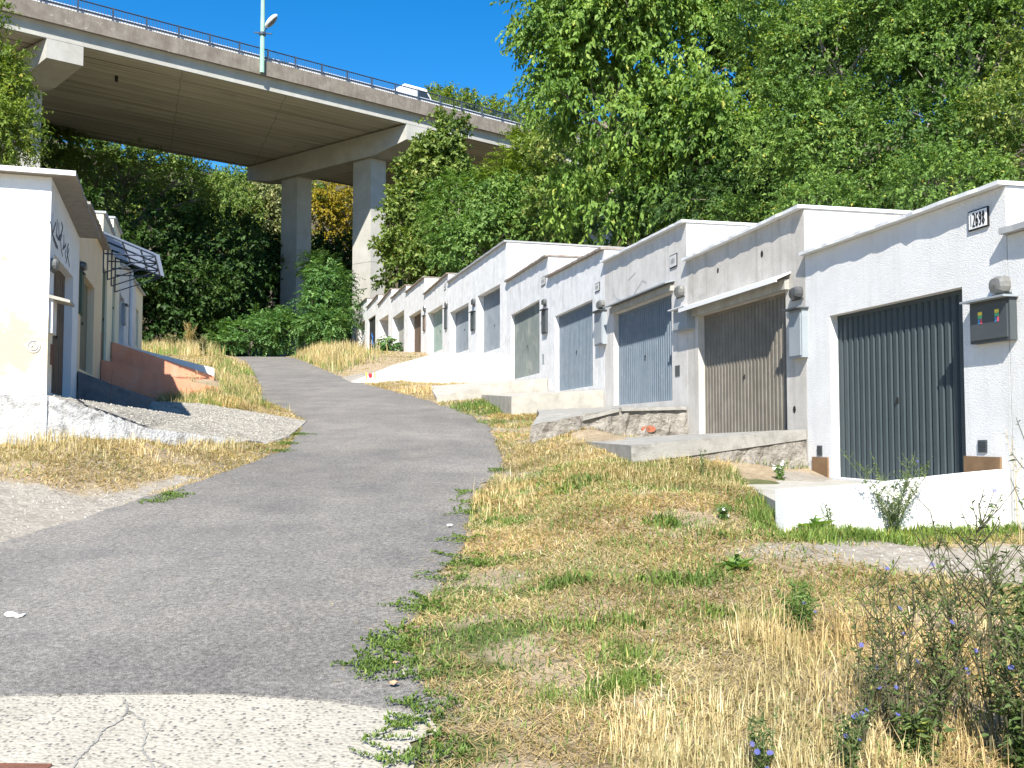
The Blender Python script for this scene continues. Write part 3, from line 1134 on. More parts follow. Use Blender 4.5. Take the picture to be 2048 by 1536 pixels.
for (uL, uR, vT, vB) in ((1635, 1645, 891, 911), (1957, 1975, 880, 905)):
    s0, s1, z0, z1 = px_rect(fc, uL, uR, vT, vB)
    vm = MB().box(fc, s0, s1, .001, .008, z0, z1)
    for k in range(5):
        vm.box(fc, s0 + .01, s1 - .01, .008, .016, lin(z0, z1, .08 + k * .18), lin(z0, z1, .18 + k * .18))
    vm.build('air_vent', 'cabinet_dark', g)

g, fc = garage('grey stained garage with brownish-grey ribbed door under a long sloping canopy', RB[2], RB[3], True, (417, 523),
               [(1396, 1571, 629, 584, (1413, 874), 'rib', 'door_brown_grey')], 'plaster_grey', 'roof_white_edge', .15, .10, .045,
               holes=((1436, 541, .035), (1524, 508, .04), (1589, 819, .04)), group=GR)
sa, za = fc.hit(1382, 612)
sb, zb_ = fc.hit(1582, 545)
add_canopy(g, fc, min(sa, sb), max(sa, sb), (za + zb_) / 2, .10, .22, 'galvanised', edge='enamel_white')
add_cabinet(g, fc, (1578, 1604, 620, 716), 'cabinet_grey', .09)
add_lamp(g, fc, (1577, 1596, 573, 598), dark=True)

g, fc = garage('warm grey garage with light blue ribbed door under a dented blue canopy', RB[3], RB[4], True, (445, 526),
               [(1227, 1343, 626, 588, (1238, 810), 'rib', 'door_blue_grey')], 'plaster_warm', 'roof_white_edge', .15, .10, .045, group=GR)
sa, za = fc.hit(1223, 612)
sb, zb_ = fc.hit(1350, 563)
add_canopy(g, fc, min(sa, sb), max(sa, sb), (za + zb_) / 2, .05, .20, 'cabinet_grey')
add_cabinet(g, fc, (1347, 1377, 618, 661), 'cabinet_grey', .12, hood='galvanised')
add_lamp(g, fc, (1348, 1361, 571, 594))
add_plate(g, fc, (1341, 1355, 509, 535), 'enamel_grey')
for pl in ([(1225, 545), (1224, 575), (1232, 597), (1242, 600)], [(1271, 545), (1256, 560), (1256, 590), (1264, 594), (1285, 560), (1292, 565)]):
    strokes_on(fc, [pl], .015).build('graffiti', 'spray_faint', g)
s0, s1, z0, z1 = px_rect(fc, 1351, 1360, 731, 752)
MB().box(fc, s0, s1, .001, .01, z0, z1).build('air_vent', 'cabinet_dark', g)

g, fc = garage('peeling white garage with slate blue ribbed door between the canopy garage and a lower one', RB[4], RB[5], True, (499, 556),
               [(1110, 1185, 631, 600, (1114, 783), 'rib', 'door_blue_grey')], 'plaster_white_old', 'roof_rusty', .15, .10, .05, group=GR)
add_cabinet(g, fc, (1189, 1205, 624, 690), 'cabinet_grey', .10)
add_lamp(g, fc, (1192, 1203, 600, 618))
add_plate(g, fc, (1191, 1200, 566, 583), 'enamel_grey')
g, fc = garage('white mottled garage with pale greenish ribbed door beside the tall double garage', RB[5], RB[6], True, (513, 565),
               [(1022, 1079, 629, 600, (1031, 758), 'rib', 'door_green_grey')], 'plaster_white_old', 'roof_rusty', .15, .10, .05, group=GR)
add_cabinet(g, fc, (1083, 1092, 620, 667), 'cabinet_dark', .06)
add_lamp(g, fc, (1083, 1088, 598, 611), dark=True)
add_plate(g, fc, (1083, 1091, 554, 571), 'enamel_grey')
s0, s1, z0, z1 = px_rect(fc, 1085, 1089, 708, 727)
MB().box(fc, s0, s1, .001, .01, z0, z1).build('air_vent', 'cabinet_grey', g)

g, fc = garage('tall white double garage with two grey metal doors behind the big white ramp', RB[6], RB[7], True, (484, 566),
               [(900, 937, 626, 604, (908, 709), 'rib', 'door_steel'), (955, 1000, 594, 566, (960, 708), 'rib', 'door_steel')],
               'plaster_white_old', 'roof_sheet', .28, .10, .06, group=GR)
add_cabinet(g, fc, (941, 948, 624, 661), 'cabinet_dark', .06)
add_lamp(g, fc, (942, 947, 597, 611), dark=True)
g, fc = garage('white garage with pale green wooden door and a narrow dark cabinet', RB[7], RB[8], True, (548, 590),
               [(855, 885, 627, 608, (865, 706), 'plank', 'wood_pale_green')], 'plaster_white_old', 'roof_rusty', .3, .1, .05, 5.0, group=GR)
add_cabinet(g, fc, (888.4, 892, 617, 658), 'cabinet_dark', .06)
add_lamp(g, fc, (889, 892, 603, 615), dark=True)
add_plate(g, fc, (888.5, 892, 568, 580), 'enamel_grey')
g, fc = garage('off-white garage with brown plank door in the far part of the row', RB[8], RB[9], True, (555, 586),
               [(817.5, 842, 635, 616, (823, 712), 'plank', 'wood_brown')], 'plaster_white_old', 'roof_rusty', .3, .1, .05, 5.0, group=GR)
add_cabinet(g, fc, (845.5, 849, 632, 661), 'cabinet_brown', .06)
add_lamp(g, fc, (846, 848.5, 611, 623), dark=True)
g, fc = garage('off-white garage with weathered whitish-green plank door near the sapling', RB[9], RB[10], True, (571, 598),
               [(785, 808, 635, 620, (792, 722), 'plank', 'wood_grey')], 'plaster_white_old', 'roof_rusty', .35, .1, .05, 4.0, group=GR)
g, fc = garage('white garage with a deeply recessed dark purple door behind the sapling', RB[10], RB[11], True, (578, 611),
               [(758, 777, 642, 627, (770, 710), 'plank', 'wood_purple')], 'plaster_white_old', 'roof_rusty', 1.1, .1, .05, 4.0, group=GR)
g, fc = garage('narrow garage with a black door sprayed with blue graffiti', RB[11], RB[12], True, (590, 616),
               [(736, 751, 642, 626, (740, 708), 'plank', 'wood_black')], 'plaster_white_old', 'roof_rusty', .1, .1, .05, 4.0, group=GR)
strokes_on(fc, [[(743, 668), (746, 676), (744, 684), (748, 690), (745, 700)]], .11, -.05).build('graffiti', 'spray_blue', g)
strokes_on(fc, [[(743, 680), (742, 688)]], .07, -.045).build('graffiti', 'wood_white', g)
g, fc = garage('last white garage at the far end of the right row with a whitish door', RB[12], RB[13], True, (597, 617),
               [(716, 730, 649, 639, (719, 709), 'plank', 'wood_white')], 'plaster_white_old', 'roof_rusty', .3, .1, .05, 4.0, group=GR)

# ---- left-hand row
GL = 'garages of the left-hand row'


def LP(Y):
    return (-2.217 - .328 * Y, Y)


LBY = [13.64, 16.9, 20.8, 23.2, 25.2, 28.7, 31.7, 35.2]
g, fcL = garage('nearest left garage with a sunlit white end wall and a brown door', LP(LBY[0]), LP(LBY[1]), False, (354, 476),
                [(109, 146.5, 506, 557, (120, 791), 'plank', 'wood_brown')], 'plaster_gable', 'fibre_cement', .13, .34, .05, 8.0, near_over=.16, group=GL)
L1 = g
MB().box(fcL, -.19, -.16, -8.1, .34, hz(354, 13.64) + .0, hz(354, 13.64) + .07).build('roof_trim', 'roof_white_edge', g)
strokes_on(fcL, [[(100, 442), (104, 458), (107, 478), (113, 495)], [(112, 445), (107, 462), (105, 468), (116, 497)], [(115, 440), (113, 470), (117, 478)],
                 [(118, 447), (118, 470)], [(123, 445), (126, 455), (122, 470), (116, 478), (121, 479), (124, 470)], [(121, 478), (123, 500), (125, 512)],
                 [(128, 470), (128, 490), (126, 498), (131, 492), (132, 488)], [(131, 500), (131, 516)], [(137, 488), (134, 500), (139, 533)], [(138, 498), (132, 526)]], .022).build('graffiti', 'spray_grey', g)
s0, s1, z0, z1 = px_rect(fcL, 93, 99, 414, 449)
MB().box(fcL, s0, s1, .001, .02, z0, z1).build('number_plate', 'enamel_grey', g)
add_lamp(g, fcL, (98, 106, 515, 541), 'lamp_glass')
s0, s1, z0, z1 = px_rect(fcL, 95, 106, 598, 668)
cb = MB().box(fcL, s0, s1, -.01, .05, z0, z1).build('meter_cabinet', 'plaster_white_old', g)
MB().hexa([fcL(s0 - .05, .001, z1), fcL(s1 + .1, .001, z1), fcL(s1 + .1, .28, z1 - .06), fcL(s0 - .05, .28, z1 - .06),
           fcL(s0 - .05, .001, z1 + .05), fcL(s1 + .1, .001, z1 + .05), fcL(s1 + .1, .28, z1 - .02), fcL(s0 - .05, .28, z1 - .02)]).build('cabinet_hood', 'pale_concrete', cb)
s0, s1, z0, z1 = px_rect(fcL, 100.5, 105, 689, 730)
MB().box(fcL, s0, s1, .001, .012, z0, z1).build('air_vent', 'rust', g)
# sprayed ring on the end wall (its plane: through the near corner, along -n)
gf = Face((fcL.P.x - fcL.n.x * 8, fcL.P.y - fcL.n.y * 8), (fcL.P.x, fcL.P.y), False)
ring = []
for rr in (12, 7):
    ring.append([(67 + rr * math.cos(t * PI / 10), 692 + rr * math.sin(t * PI / 10)) for t in range(21)])
ring.append([(61, 694), (66, 688), (70, 695), (74, 690)])
strokes_on(gf, ring, .012, .006).build('graffiti', 'spray_faint', L1)

g, fc = garage('cream garage with a khaki wooden door, second of the left row', LP(LBY[1]), LP(LBY[2]), False, (408, 500),
               [(163, 189, 546, 572, (166, 741), 'double', 'wood_khaki')], 'plaster_cream', 'fibre_cement', .13, .16, .05, 5.5, group=GL)
add_cabinet(g, fc, (157, 163, 545, 630), 'wood_dark_green', .03)
add_lamp(g, fc, (159, 163.5, 523, 541), dark=True)
g, fc = garage('cream garage with tall dark green double door under the translucent canopy', LP(LBY[2]), LP(LBY[3]), False, (427, 472),
               [(200, 215, 519, 548, (201, 718), 'double', 'wood_dark_green')], 'plaster_pale_yellow', 'roof_sheet', .05, .06, .05, 4.0, group=GL)
# lower part of its front painted salmon
z0, z1 = hz(719, 20.8), hz(665, 20.8)
MB().box(fc, .006, .10, .001, .006, z0 - 1, z1).build('painted_plinth', 'paint_salmon', g)
# canopy of corrugated translucent sheet on a steel frame
cz0, cz1 = hz(467, 20.8), hz(467, 20.8) - .42
out = 1.08
sf = fc.L + .55
cm = MB()
nn = 40
for k in range(nn):
    a, b = lin(.0, sf, k / nn), lin(.0, sf, (k + 1) / nn)
    wa, wb = .012 * math.cos(k * PI), .012 * math.cos((k + 1) * PI)
    for (d0, zz0, d1, zz1) in ((.0, cz0, out + .1, cz1 - .03),):
        cm.quad(fc(a, d0 + .01, zz0 + wa + .03), fc(b, d0 + .01, zz0 + wb + .03), fc(b, d1, zz1 + wb + .03), fc(a, d1, zz1 + wa + .03))
m, nt, b, pos = base_mat('polycarbonate', .35, .5)
b.inputs['Base Color'].default_value = (.52, .58, .68, 1)
tr = nt.nodes.new('ShaderNodeBsdfTranslucent')
tr.inputs['Color'].default_value = (.50, .56, .66, 1)
ms = nt.nodes.new('ShaderNodeMixShader')
ms.inputs[0].default_value = .5
nt.links.new(b.outputs[0], ms.inputs[1])
nt.links.new(tr.outputs[0], ms.inputs[2])
nt.links.new(ms.outputs[0], nt.nodes['Material Output'].inputs['Surface'])
cn = cm.build('canopy', 'polycarbonate', g)
fr = MB()
for s_ in (.03, sf * .33, sf * .66, sf - .03):
    fr.tube([fc(s_, .01, cz0), fc(s_, out, cz1)], .02, 4)
    fr.tube([fc(s_, .02, cz1 - .02), fc(s_, out, cz1 - .02)], .016, 4)
    fr.tube([fc(s_, .02, cz0 - .02), fc(s_, .02, cz1 - .45)], .016, 4)
    fr.tube([fc(s_, .02, cz1 - .45), fc(s_, out * .98, cz1 - .04)], .014, 4)
for d_ in (.36, .72, 1.0):
    fr.tube([fc(0, out * d_, lin(cz0, cz1, d_)), fc(sf, out * d_, lin(cz0, cz1, d_))], .02, 4)
fr.build('canopy_frame', 'steel_blue_grey', cn)
g, fc = garage('pale yellow garage with worn teal wooden door, fourth of the left row', LP(LBY[3]), LP(LBY[4]), False, (437, 470),
               [(220.5, 231.5, 541, 562, (222, 687), 'double', 'wood_teal')], 'plaster_pale_yellow', 'roof_sheet', .05, .05, .05, 3.6, group=GL)
g, fc = garage('white garage with a whitish door and rainwater pipe further up the left row', LP(LBY[4]), LP(LBY[5]), False, (530, 545),
               [(238, 249, 582, 600, (240, 690), 'plank', 'wood_white')], 'plaster_white_old', 'roof_sheet', .2, .1, .05, 3.6, group=GL)
pm = MB()
pm.tube([fc(fc.L - .1, .06, hz(545, 28.7)), fc(fc.L - .1, .06, hz(690, 28.7))], .055, 8)
pm.build('rain_pipe', 'galvanised', g)
add_cabinet(g, fc, (244, 247, 610, 650), 'cabinet_grey', .06)
g, fc = garage('white garage with a lilac-grey door, last but one of the left row', LP(LBY[5]), LP(LBY[6]), False, (556, 572),
               [(256, 264, 598, 612, (257, 689), 'plank', 'door_steel')], 'plaster_white_old', 'roof_sheet', .2, .1, .05, 3.6, group=GL)
g, fc = garage('pale garage with a grey-blue door at the far end of the left row', LP(LBY[6]), LP(LBY[7]), False, (574, 592),
               [(270, 277, 612, 622, (271, 690), 'plank', 'wood_teal')], 'plaster_pale_yellow', 'roof_sheet', .2, .1, .05, 3.6, group=GL)


# ------------------------------------------------------------------ ramps and retaining walls
RAMPS = []


def wedge(name, label, cat, top, mats, rough=0.0, drop=1.2, group=None, sub=10, side_first=True, capth=0.0):
    """solid ramp. top = polygon of points; the side below is carried down into the ground"""
    mb = MB()
    n = len(top)
    top = [Vector(p) for p in top]
    RAMPS.append([(q.x, q.y) for q in top])
    gmin = min(float(H(p.x, p.y)) for p in top) - drop * .4
    c = sum(top, Vector()) / n
    ring = []
    for i in range(n):
        a, b = top[i], top[(i + 1) % n]
        for k in range(sub):
            ring.append(a.lerp(b, k / sub))
    m = len(ring)
    lev = 5 if rough else 1
    base = len(mb.v)
    rows = []
    for l in range(lev + 1):
        row = []
        for i, p in enumerate(ring):
            z = lin(p.z, gmin, l / lev)
            off = (p - c)
            off.z = 0
            off = off.normalized() if off.length > 0 else off
            k = (R.uniform(-1, 1) * rough if (rough and l > 0) else 0) + (.02 * l if rough else 0)
            row.append(Vector((p.x, p.y, z)) + off * k + Vector((0, 0, R.uniform(-.3, .3) * rough if (rough and l < lev) else 0)))
        rows.append(row)
    for l in range(lev):
        for i in range(m):
            j = (i + 1) % m
            mb.quad(rows[l][i], rows[l + 1][i], rows[l + 1][j], rows[l][j], 0)
    ti = len(mats) - 1
    for i in range(m):
        j = (i + 1) % m
        mb.add([rows[0][i], rows[0][j], c], [(0, 1, 2)], ti)
    o = mb.build(name, mats, origin=(c.x, c.y, gmin + drop * .3))
    tag(o, label, cat, group)
    return o


def outp(k, s, d):                  # a point in front of the right row at boundary k
    f = Face(RB[k], RB[k + 1], True) if k < len(RB) - 1 else Face(RB[k - 1], RB[k], True)
    return f(s, d, 0)


def P3(p, z):
    return Vector((p[0], p[1], z))


def slab(name, label, cat, path, z_top, z_bot, th, mat, n, cap=None):
    """upright wall along a straight path; z_top may vary: list of (t, z)"""
    a, b = Vector((*path[0], 0)), Vector((*path[1], 0))
    mb = MB()
    d = (b - a)
    nn = Vector((-d.y, d.x, 0)).normalized() * th
    N = 16
    for k in range(N):
        t0, t1 = k / N, (k + 1) / N
        p, q = a.lerp(b, t0), a.lerp(b, t1)
        z0, z1 = float(np.interp(t0, *zip(*z_top))), float(np.interp(t1, *zip(*z_top)))
        mb.quad(P3(p, z_bot), P3(q, z_bot), P3(q, z1), P3(p, z0))
        mb.quad(P3(p + nn, z_bot), P3(p + nn, z0), P3(q + nn, z1), P3(q + nn, z_bot))
        mb.quad(P3(p, z0), P3(q, z1), P3(q + nn, z1), P3(p + nn, z0))
    mb.quad(P3(a, z_bot), P3(a, z_top[0][1]), P3(a + nn, z_top[0][1]), P3(a + nn, z_bot))
    mb.quad(P3(b, z_bot), P3(b + nn, z_bot), P3(b + nn, z_top[-1][1]), P3(b, z_top[-1][1]))
    m = (a + b) / 2
    o = mb.build(name, mat, origin=(m.x, m.y, z_bot))
    return tag(o, label, cat)


# ramp of the near garage with its white side wall
f1 = Face(RB[1], RB[2], True)
a = f1(.02, .02, 0)
wo = f1(.02, 2.40, 0)
slab('ramp_wall', 'low bright white wall at the right, weeds growing against it', 'wall', ((wo.x, wo.y), (a.x, a.y)),
     [(0, hz(981, wo.y)), (.2, hz(976, 8.72)), (.4, hz(968, 8.82)), (.6, hz(958, 8.93)), (.8, hz(948, 9.05)), (1, hz(940, 9.15))], .2, .16, 'paint_bright_white', None)
zf1 = hz(956, 12.3) - .02
o = wedge('garage_ramp', 'bare concrete ramp between the low white wall and the anthracite garage door', 'ramp',
          [P3(f1(.18, .01, 0), zf1 + .03), P3(f1(.18, 2.3, 0), .92), P3(f1(f1.L - .05, 1.2, 0), 1.03), P3(f1(f1.L - .05, .01, 0), zf1)], ['pale_concrete'])
f2 = Face(RB[2], RB[3], True)
zf2 = hz(873, 16.0) - .015
o = wedge('garage_ramp', 'stone ramp with a thick grey concrete slab in front of the brownish-grey door', 'ramp',
          [P3(f2(.02, .02, 0), hz(862, 12.84) - .12), P3(f2(.02, 2.50, 0), hz(893, 12.3) - .12), P3(f2(f2.L - .1, 2.22, 0), hz(893, 12.3) - .06), P3(f2(f2.L - .1, .02, 0), zf2 - .12)], ['rubble_plaster'], rough=.035, sub=16)
mb = MB()
q = [f2(.0, .015, 0), f2(-.03, 2.52, 0), f2(f2.L - .1, 2.25, 0), f2(f2.L - .1, .015, 0)]
zs = [hz(858, 12.84), hz(891, 12.3), hz(893, 12.3) + .05, zf2]
mb.hexa([P3(q[i], zs[i] - (.14, .24, .24, .14)[i]) for i in range(4)] + [P3(q[i], zs[i]) for i in range(4)])
ORG[o.name] = Vector(o.location)
mb.build('ramp_slab', 'bare_concrete', o)
f3 = Face(RB[3], RB[4], True)
zf3 = hz(809, 20.4)
o = wedge('garage_ramp', 'crumbling whitewashed stone ramp with an exposed red brick below the light blue door', 'ramp',
          [P3(f3(.02, .02, 0), hz(815, 16.78)), P3(f3(.0, 1.5, 0), hz(820, 16.5)), P3(f3(.0, 2.85, 0), hz(850, 16.2)), P3(f3(1.6, 2.3, 0), 1.95), P3(f3(f3.L - .1, 1.6, 0), zf3 - .1), P3(f3(f3.L - .1, .02, 0), zf3 - .04)],
          ['rubble_plaster', 'bare_concrete'], rough=.05, sub=14)
bk = MB()
c = f3(-.035, .68, 0)
for (dx, dz, r) in ((0, 0, .10), (.09, .0, .08)):
    pts = []
    p0 = f3(-.05, .72 + dx, 0)
    zc = 1.66 + dz
    ring_ = [f3(-.045, .72 + dx + r * math.cos(t * PI / 4), zc + r * .6 * math.sin(t * PI / 4)) for t in range(8)]
    ring2 = [f3(.2, .72 + dx + r * math.cos(t * PI / 4), zc + r * .6 * math.sin(t * PI / 4)) for t in range(8)]
    bk.add(ring_ + ring2, [tuple(range(8)), tuple(range(15, 7, -1))] + [(i, (i + 1) % 8, 8 + (i + 1) % 8, 8 + i) for i in range(8)])
bk.build('exposed_brick', 'brick_red', o)
mb = MB()
for (d0, d1, s0, s1, za, zb_) in ((.05, 1.25, -.05, .5, 2.06, 2.03), (1.3, 1.95, -.05, .5, 2.02, 1.86)):
    mb.hexa([f3(s0, d0, za - .06), f3(s0, d1, zb_ - .06), f3(s1, d1, zb_ - .06), f3(s1, d0, za - .06), f3(s0, d0, za), f3(s0, d1, zb_), f3(s1, d1, zb_), f3(s1, d0, za)])
mb.build('ramp_slab', 'bare_concrete', o)
f4 = Face(RB[4], RB[5], True)
zf4 = hz(782, 25.7)
o = wedge('garage_ramp', 'square-edged pale grey concrete ramp below the slate blue door', 'ramp',
          [P3(f4(.02, .02, 0), hz(779, 21.35)), P3(f4(.02, 2.15, 0), hz(793, 20.9)), P3(f4(f4.L - .1, 1.9, 0), zf4 - .1), P3(f4(f4.L - .1, .02, 0), zf4)], ['pale_concrete'])
f5 = Face(RB[5], RB[6], True)
zf5 = hz(757, 30)
o = wedge('garage_ramp', 'long low pale concrete ramp below the greenish ribbed door', 'ramp',
          [P3(f5(.02, .02, 0), hz(756, 26.2)), P3(f5(.02, 1.6, 0), hz(768, 25.9)), P3(f5(.02, 3.1, 0), hz(795, 25.5)), P3(f5(f5.L - .15, 2.6, 0), zf5 - .2), P3(f5(f5.L - .15, .02, 0), zf5)], ['pale_concrete'])
f6 = Face(RB[6], RB[7], True)
tip = Vector((-5.75, 33.9, 0))
a6 = f6(.02, .02, 0)
m1 = Vector(a6).lerp(tip, .42)
m2 = Vector(a6).lerp(tip, .72)
o = wedge('garage_ramp', 'big bright white ramp with a smooth wall beside the road bend', 'ramp',
          [P3(a6, hz(707, a6.y)), P3(m1, hz(706, m1.y)), P3(m2, hz(731, m2.y)), P3(tip, hz(764, tip.y)), Vector((-7.2, 37.0, 3.62)), P3(f6(f6.L - .02, .02, 0), hz(709, 40))],
          ['paint_bright_white', 'driveway_concrete'])
# round red reflector and two yellow marks near its low end
fr6 = Face((a6.x, a6.y), (tip.x, tip.y), False)
ft = Face((a6.x, a6.y), (tip.x, tip.y), (Vector((-(tip - a6).y, (tip - a6).x, 0)).dot(Vector((0, -1, 0))) > 0))
s_, z_ = ft.hit(741, 751)
rm = MB()
rm.add([ft(s_ + .085 * math.cos(t * PI / 8), .012, z_ + .085 * math.sin(t * PI / 8)) for t in range(16)], [tuple(range(16))])
rm.build('red_reflector', 'car_red', o)
for uu in (733, 750):
    s_, z_ = ft.hit(uu, 751)
    MB().box(ft, s_ - .03, s_ + .03, .002, .012, z_ - .11, z_ + .11).build('yellow_mark', 'sticker_yellow', o)
# kerb stones at the doors of the far garages
for k in (8, 9, 12):
    fk = Face(RB[k], RB[k + 1], True)
    zz = float(H(*fk(1, .3, 0)[:2]))
    nmz = hz(716 if k < 10 else 710, RB[k][1] + 2)
    o = wedge('garage_ramp', {8: 'low earth-stained concrete threshold before the brown plank door', 9: 'low earth-stained concrete threshold before the whitish-green plank door',
                              12: 'rough stone step before the last white garage of the right row'}[k], 'ramp',
              [P3(fk(.1, .02, 0), nmz), P3(fk(.1, 1.0, 0), nmz - .15), P3(fk(fk.L - .1, 1.0, 0), nmz - .1), P3(fk(fk.L - .1, .02, 0), nmz + .05)], ['bare_concrete'], rough=.04)

# left side: driveway and ramps
A = Vector((-6.72, 13.60, 2.15))
drv = [A, Vector((-6.1, 14.0, 1.93)), Vector((-5.55, 14.55, 1.66)), Vector((-4.8, 15.6, 1.52)), Vector((-4.22, 16.5, 1.425)), Vector((-4.12, 17.6, 1.54)), Vector((-4.38, 20.3, 1.85)),
       Vector((-5.15, 20.7, 1.97)), Vector((-6.4, 19.6, 2.2)), Vector((-7.2, 18.4, 2.22)), Vector((-7.70, 17.1, 2.15))]
o = wedge('driveway_ramp', 'pebbly concrete driveway sloping from the nearest left garage to the asphalt', 'driveway', drv, ['limewashed_rubble', 'driveway_concrete'], rough=.03, sub=8)
o['kind'] = 'structure'
# long crack in the driveway
mbk = MB()
cr = [(150, 796), (175, 812), (205, 825), (235, 842), (262, 856), (300, 869)]
pts = []
for k in range(len(cr) - 1):
    for q in range(5):
        t = q / 5
        pts.append((lin(cr[k][0], cr[k + 1][0], t) + R.uniform(-2, 2), lin(cr[k][1], cr[k + 1][1], t) + R.uniform(-1, 1)))
cd = sum(drv, Vector()) / len(drv)


def drive_z(x, y):
    m = len(drv)
    for i in range(m):
        a, b = drv[i], drv[(i + 1) % m]
        den = (b.y - cd.y) * (a.x - cd.x) + (cd.x - b.x) * (a.y - cd.y)
        w1 = ((b.y - cd.y) * (x - cd.x) + (cd.x - b.x) * (y - cd.y)) / den
        w2 = ((cd.y - a.y) * (x - cd.x) + (a.x - cd.x) * (y - cd.y)) / den
        if w1 >= -.001 and w2 >= -.001 and w1 + w2 <= 1.001:
            return cd.z + w1 * (a.z - cd.z) + w2 * (b.z - cd.z)
    return None


w3 = []
for (u, v) in pts:
    d = ray(u, v)
    best = None
    for k in np.linspace(13, 22, 300):
        z = drive_z(d.x * k, d.y * k)
        if z is not None and z + .012 >= EYE + d.z * k:
            best = Vector((d.x * k, d.y * k, z + .014))
            break
    if best:
        w3.append(best)
for k in range(len(w3) - 1):
    a, b = w3[k], w3[k + 1]
    sd_ = Vector((0.25, .97, 0)) * (.03 + .02 * math.sin(k * 2.1))
    mbk.quad(a - sd_, b - sd_, b + sd_, a + sd_)
if mbk.v:
    ORG[o.name] = Vector(o.location)
    mbk.build('crack', 'ink_black', o)
# foundation strip under the sunlit end wall
fn = Face((fcL.P.x - fcL.n.x * 8, fcL.P.y - fcL.n.y * 8), (fcL.P.x, fcL.P.y), False)
mb = MB()
N = 40
zt_ = hz(790, 13.6)
for k in range(N):
    a, b = lin(0, 8.02, k / N), lin(0, 8.02, (k + 1) / N)
    for l in range(4):
        z0, z1 = lin(zt_, 1.1, l / 4), lin(zt_, 1.1, (l + 1) / 4)
        d0, d1 = .03 + .015 * l, .03 + .015 * (l + 1)
        mb.quad(fn(a, d0, z0), fn(b, d0, z0), fn(b, d1, z1), fn(a, d1, z1))
    mb.quad(fn(a, .001, zt_), fn(b, .001, zt_), fn(b, .03, zt_), fn(a, .03, zt_))
mb.build('foundation', 'limewashed_rubble', L1)


def left_ramp(k, sN, vtop_f, q_out, ztip, mats, label, qfar=None, zfar=None, matidx=None, sub=6):
    f = Face(LP(LBY[k]), LP(LBY[k + 1]), False)
    za = hz(vtop_f, f(sN, 0, 0).y)
    pts = [P3(f(sN, .02, 0), za), P3(f(sN, q_out, 0), ztip), P3(f(f.L - .02, qfar or q_out, 0), zfar if zfar is not None else ztip + .12), P3(f(f.L - .02, .02, 0), za + .05)]
    pts = [pts[0], pts[3], pts[2], pts[1]]
    o = wedge('garage_ramp', label, 'ramp', pts, mats, sub=sub)
    return o


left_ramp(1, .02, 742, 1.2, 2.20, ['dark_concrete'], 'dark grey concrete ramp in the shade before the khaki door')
left_ramp(2, .02, 719, 2.54, 2.60, ['paint_salmon', 'bare_concrete'], 'lower salmon-painted ramp side wall, nearer of the two salmon ramps')
left_ramp(3, -.1, 683, 2.42, 3.02, ['paint_salmon', 'bare_concrete'], 'higher salmon-painted ramp side wall behind the nearer salmon one')
left_ramp(4, .02, 688, 2.45, 3.36, ['paint_bright_white', 'bare_concrete'], 'grey and white ramp beyond the two salmon ramps')
# ==NEXT==


# ------------------------------------------------------------------ the road bridge
ZB = 24.4                                   # underside of the deck
p0 = at_z(130, 85, ZB)
p1 = at_z(835, 253, ZB)
bdir = Vector((p1.x - p0.x, p1.y - p0.y, 0)).normalized()
back = Vector((-bdir.y, bdir.x, 0))         # away from the camera
ptip = at_z(517, 338, ZB)
beam = Vector((ptip.x - p1.x, ptip.y - p1.y, 0))
BW = beam.length
beam.normalize()
DW = beam.dot(back) * BW                    # deck width
SPAN = (p1 - p0).length
mk_soffit(bdir.x, bdir.y)


def br(s, o, z):                            # s along from the right pier, o away from the camera, z above the soffit
    q = p1 + bdir * s + back * o
    return Vector((q.x, q.y, ZB + z))


broot = thing('road_bridge', 'concrete road bridge on tall piers crossing above the garages', 'bridge', (p1.x, p1.y, 7))
S0, S1 = -2.6 * SPAN, 2.2 * SPAN
NS = 120
prof = [(-.06, 0.0), (-.06, .10), (0.0, .12), (0.0, .70), (-.06, .80), (-.36, .90), (-.36, 1.0)]
mb = MB()
for k in range(NS):
    a, b = lin(S0, S1, k / NS), lin(S0, S1, (k + 1) / NS)
    for i in range(len(prof) - 1):
        (o0, z0), (o1, z1) = prof[i], prof[i + 1]
        mb.quad(br(a, o0, z0), br(b, o0, z0), br(b, o1, z1), br(a, o1, z1), 0)
        mb.quad(br(a, DW - o0, z0), br(a, DW - o1, z1), br(b, DW - o1, z1), br(b, DW - o0, z0), 0)
    mb.quad(br(a, 0.16, .10), br(a, DW - .16, .10), br(b, DW - .16, .10), br(b, .16, .10), 1)
    mb.quad(br(a, -.06, 0), br(a, .16, 0), br(b, .16, 0), br(b, -.06, 0), 0)
    mb.quad(br(a, .16, 0), br(a, .16, .1), br(b, .16, .1), br(b, .16, 0), 0)
    mb.quad(br(a, DW, 0), br(b, DW, 0), br(b, DW - .16, 0), br(a, DW - .16, 0), 0)
    mb.quad(br(a, -.36, 1.0), br(b, -.36, 1.0), br(b, DW + .36, 1.0), br(a, DW + .36, 1.0), 0)
mb.build('deck', ['bridge_concrete', 'bridge_soffit_concrete'], broot)
for side, nm in ((0, 'parapet'), (1, 'parapet')):
    mb = MB()
    for k in range(NS):
        a, b = lin(S0, S1, k / NS), lin(S0, S1, (k + 1) / NS)
        o0, o1 = (-.40, -.10) if side == 0 else (DW + .10, DW + .40)
        zb_, zt_ = .84, 1.85
        mb.quad(br(a, o0, zb_), br(b, o0, zb_), br(b, o0, zt_), br(a, o0, zt_))
        mb.quad(br(a, o1, zb_), br(a, o1, zt_), br(b, o1, zt_), br(b, o1, zb_))
        mb.quad(br(a, o0, zt_), br(b, o0, zt_), br(b, o1, zt_), br(a, o1, zt_))
        mb.quad(br(a, o0, zb_), br(a, o1, zb_), br(b, o1, zb_), br(b, o0, zb_))
    mb.build(nm, 'bridge_parapet_concrete', broot)
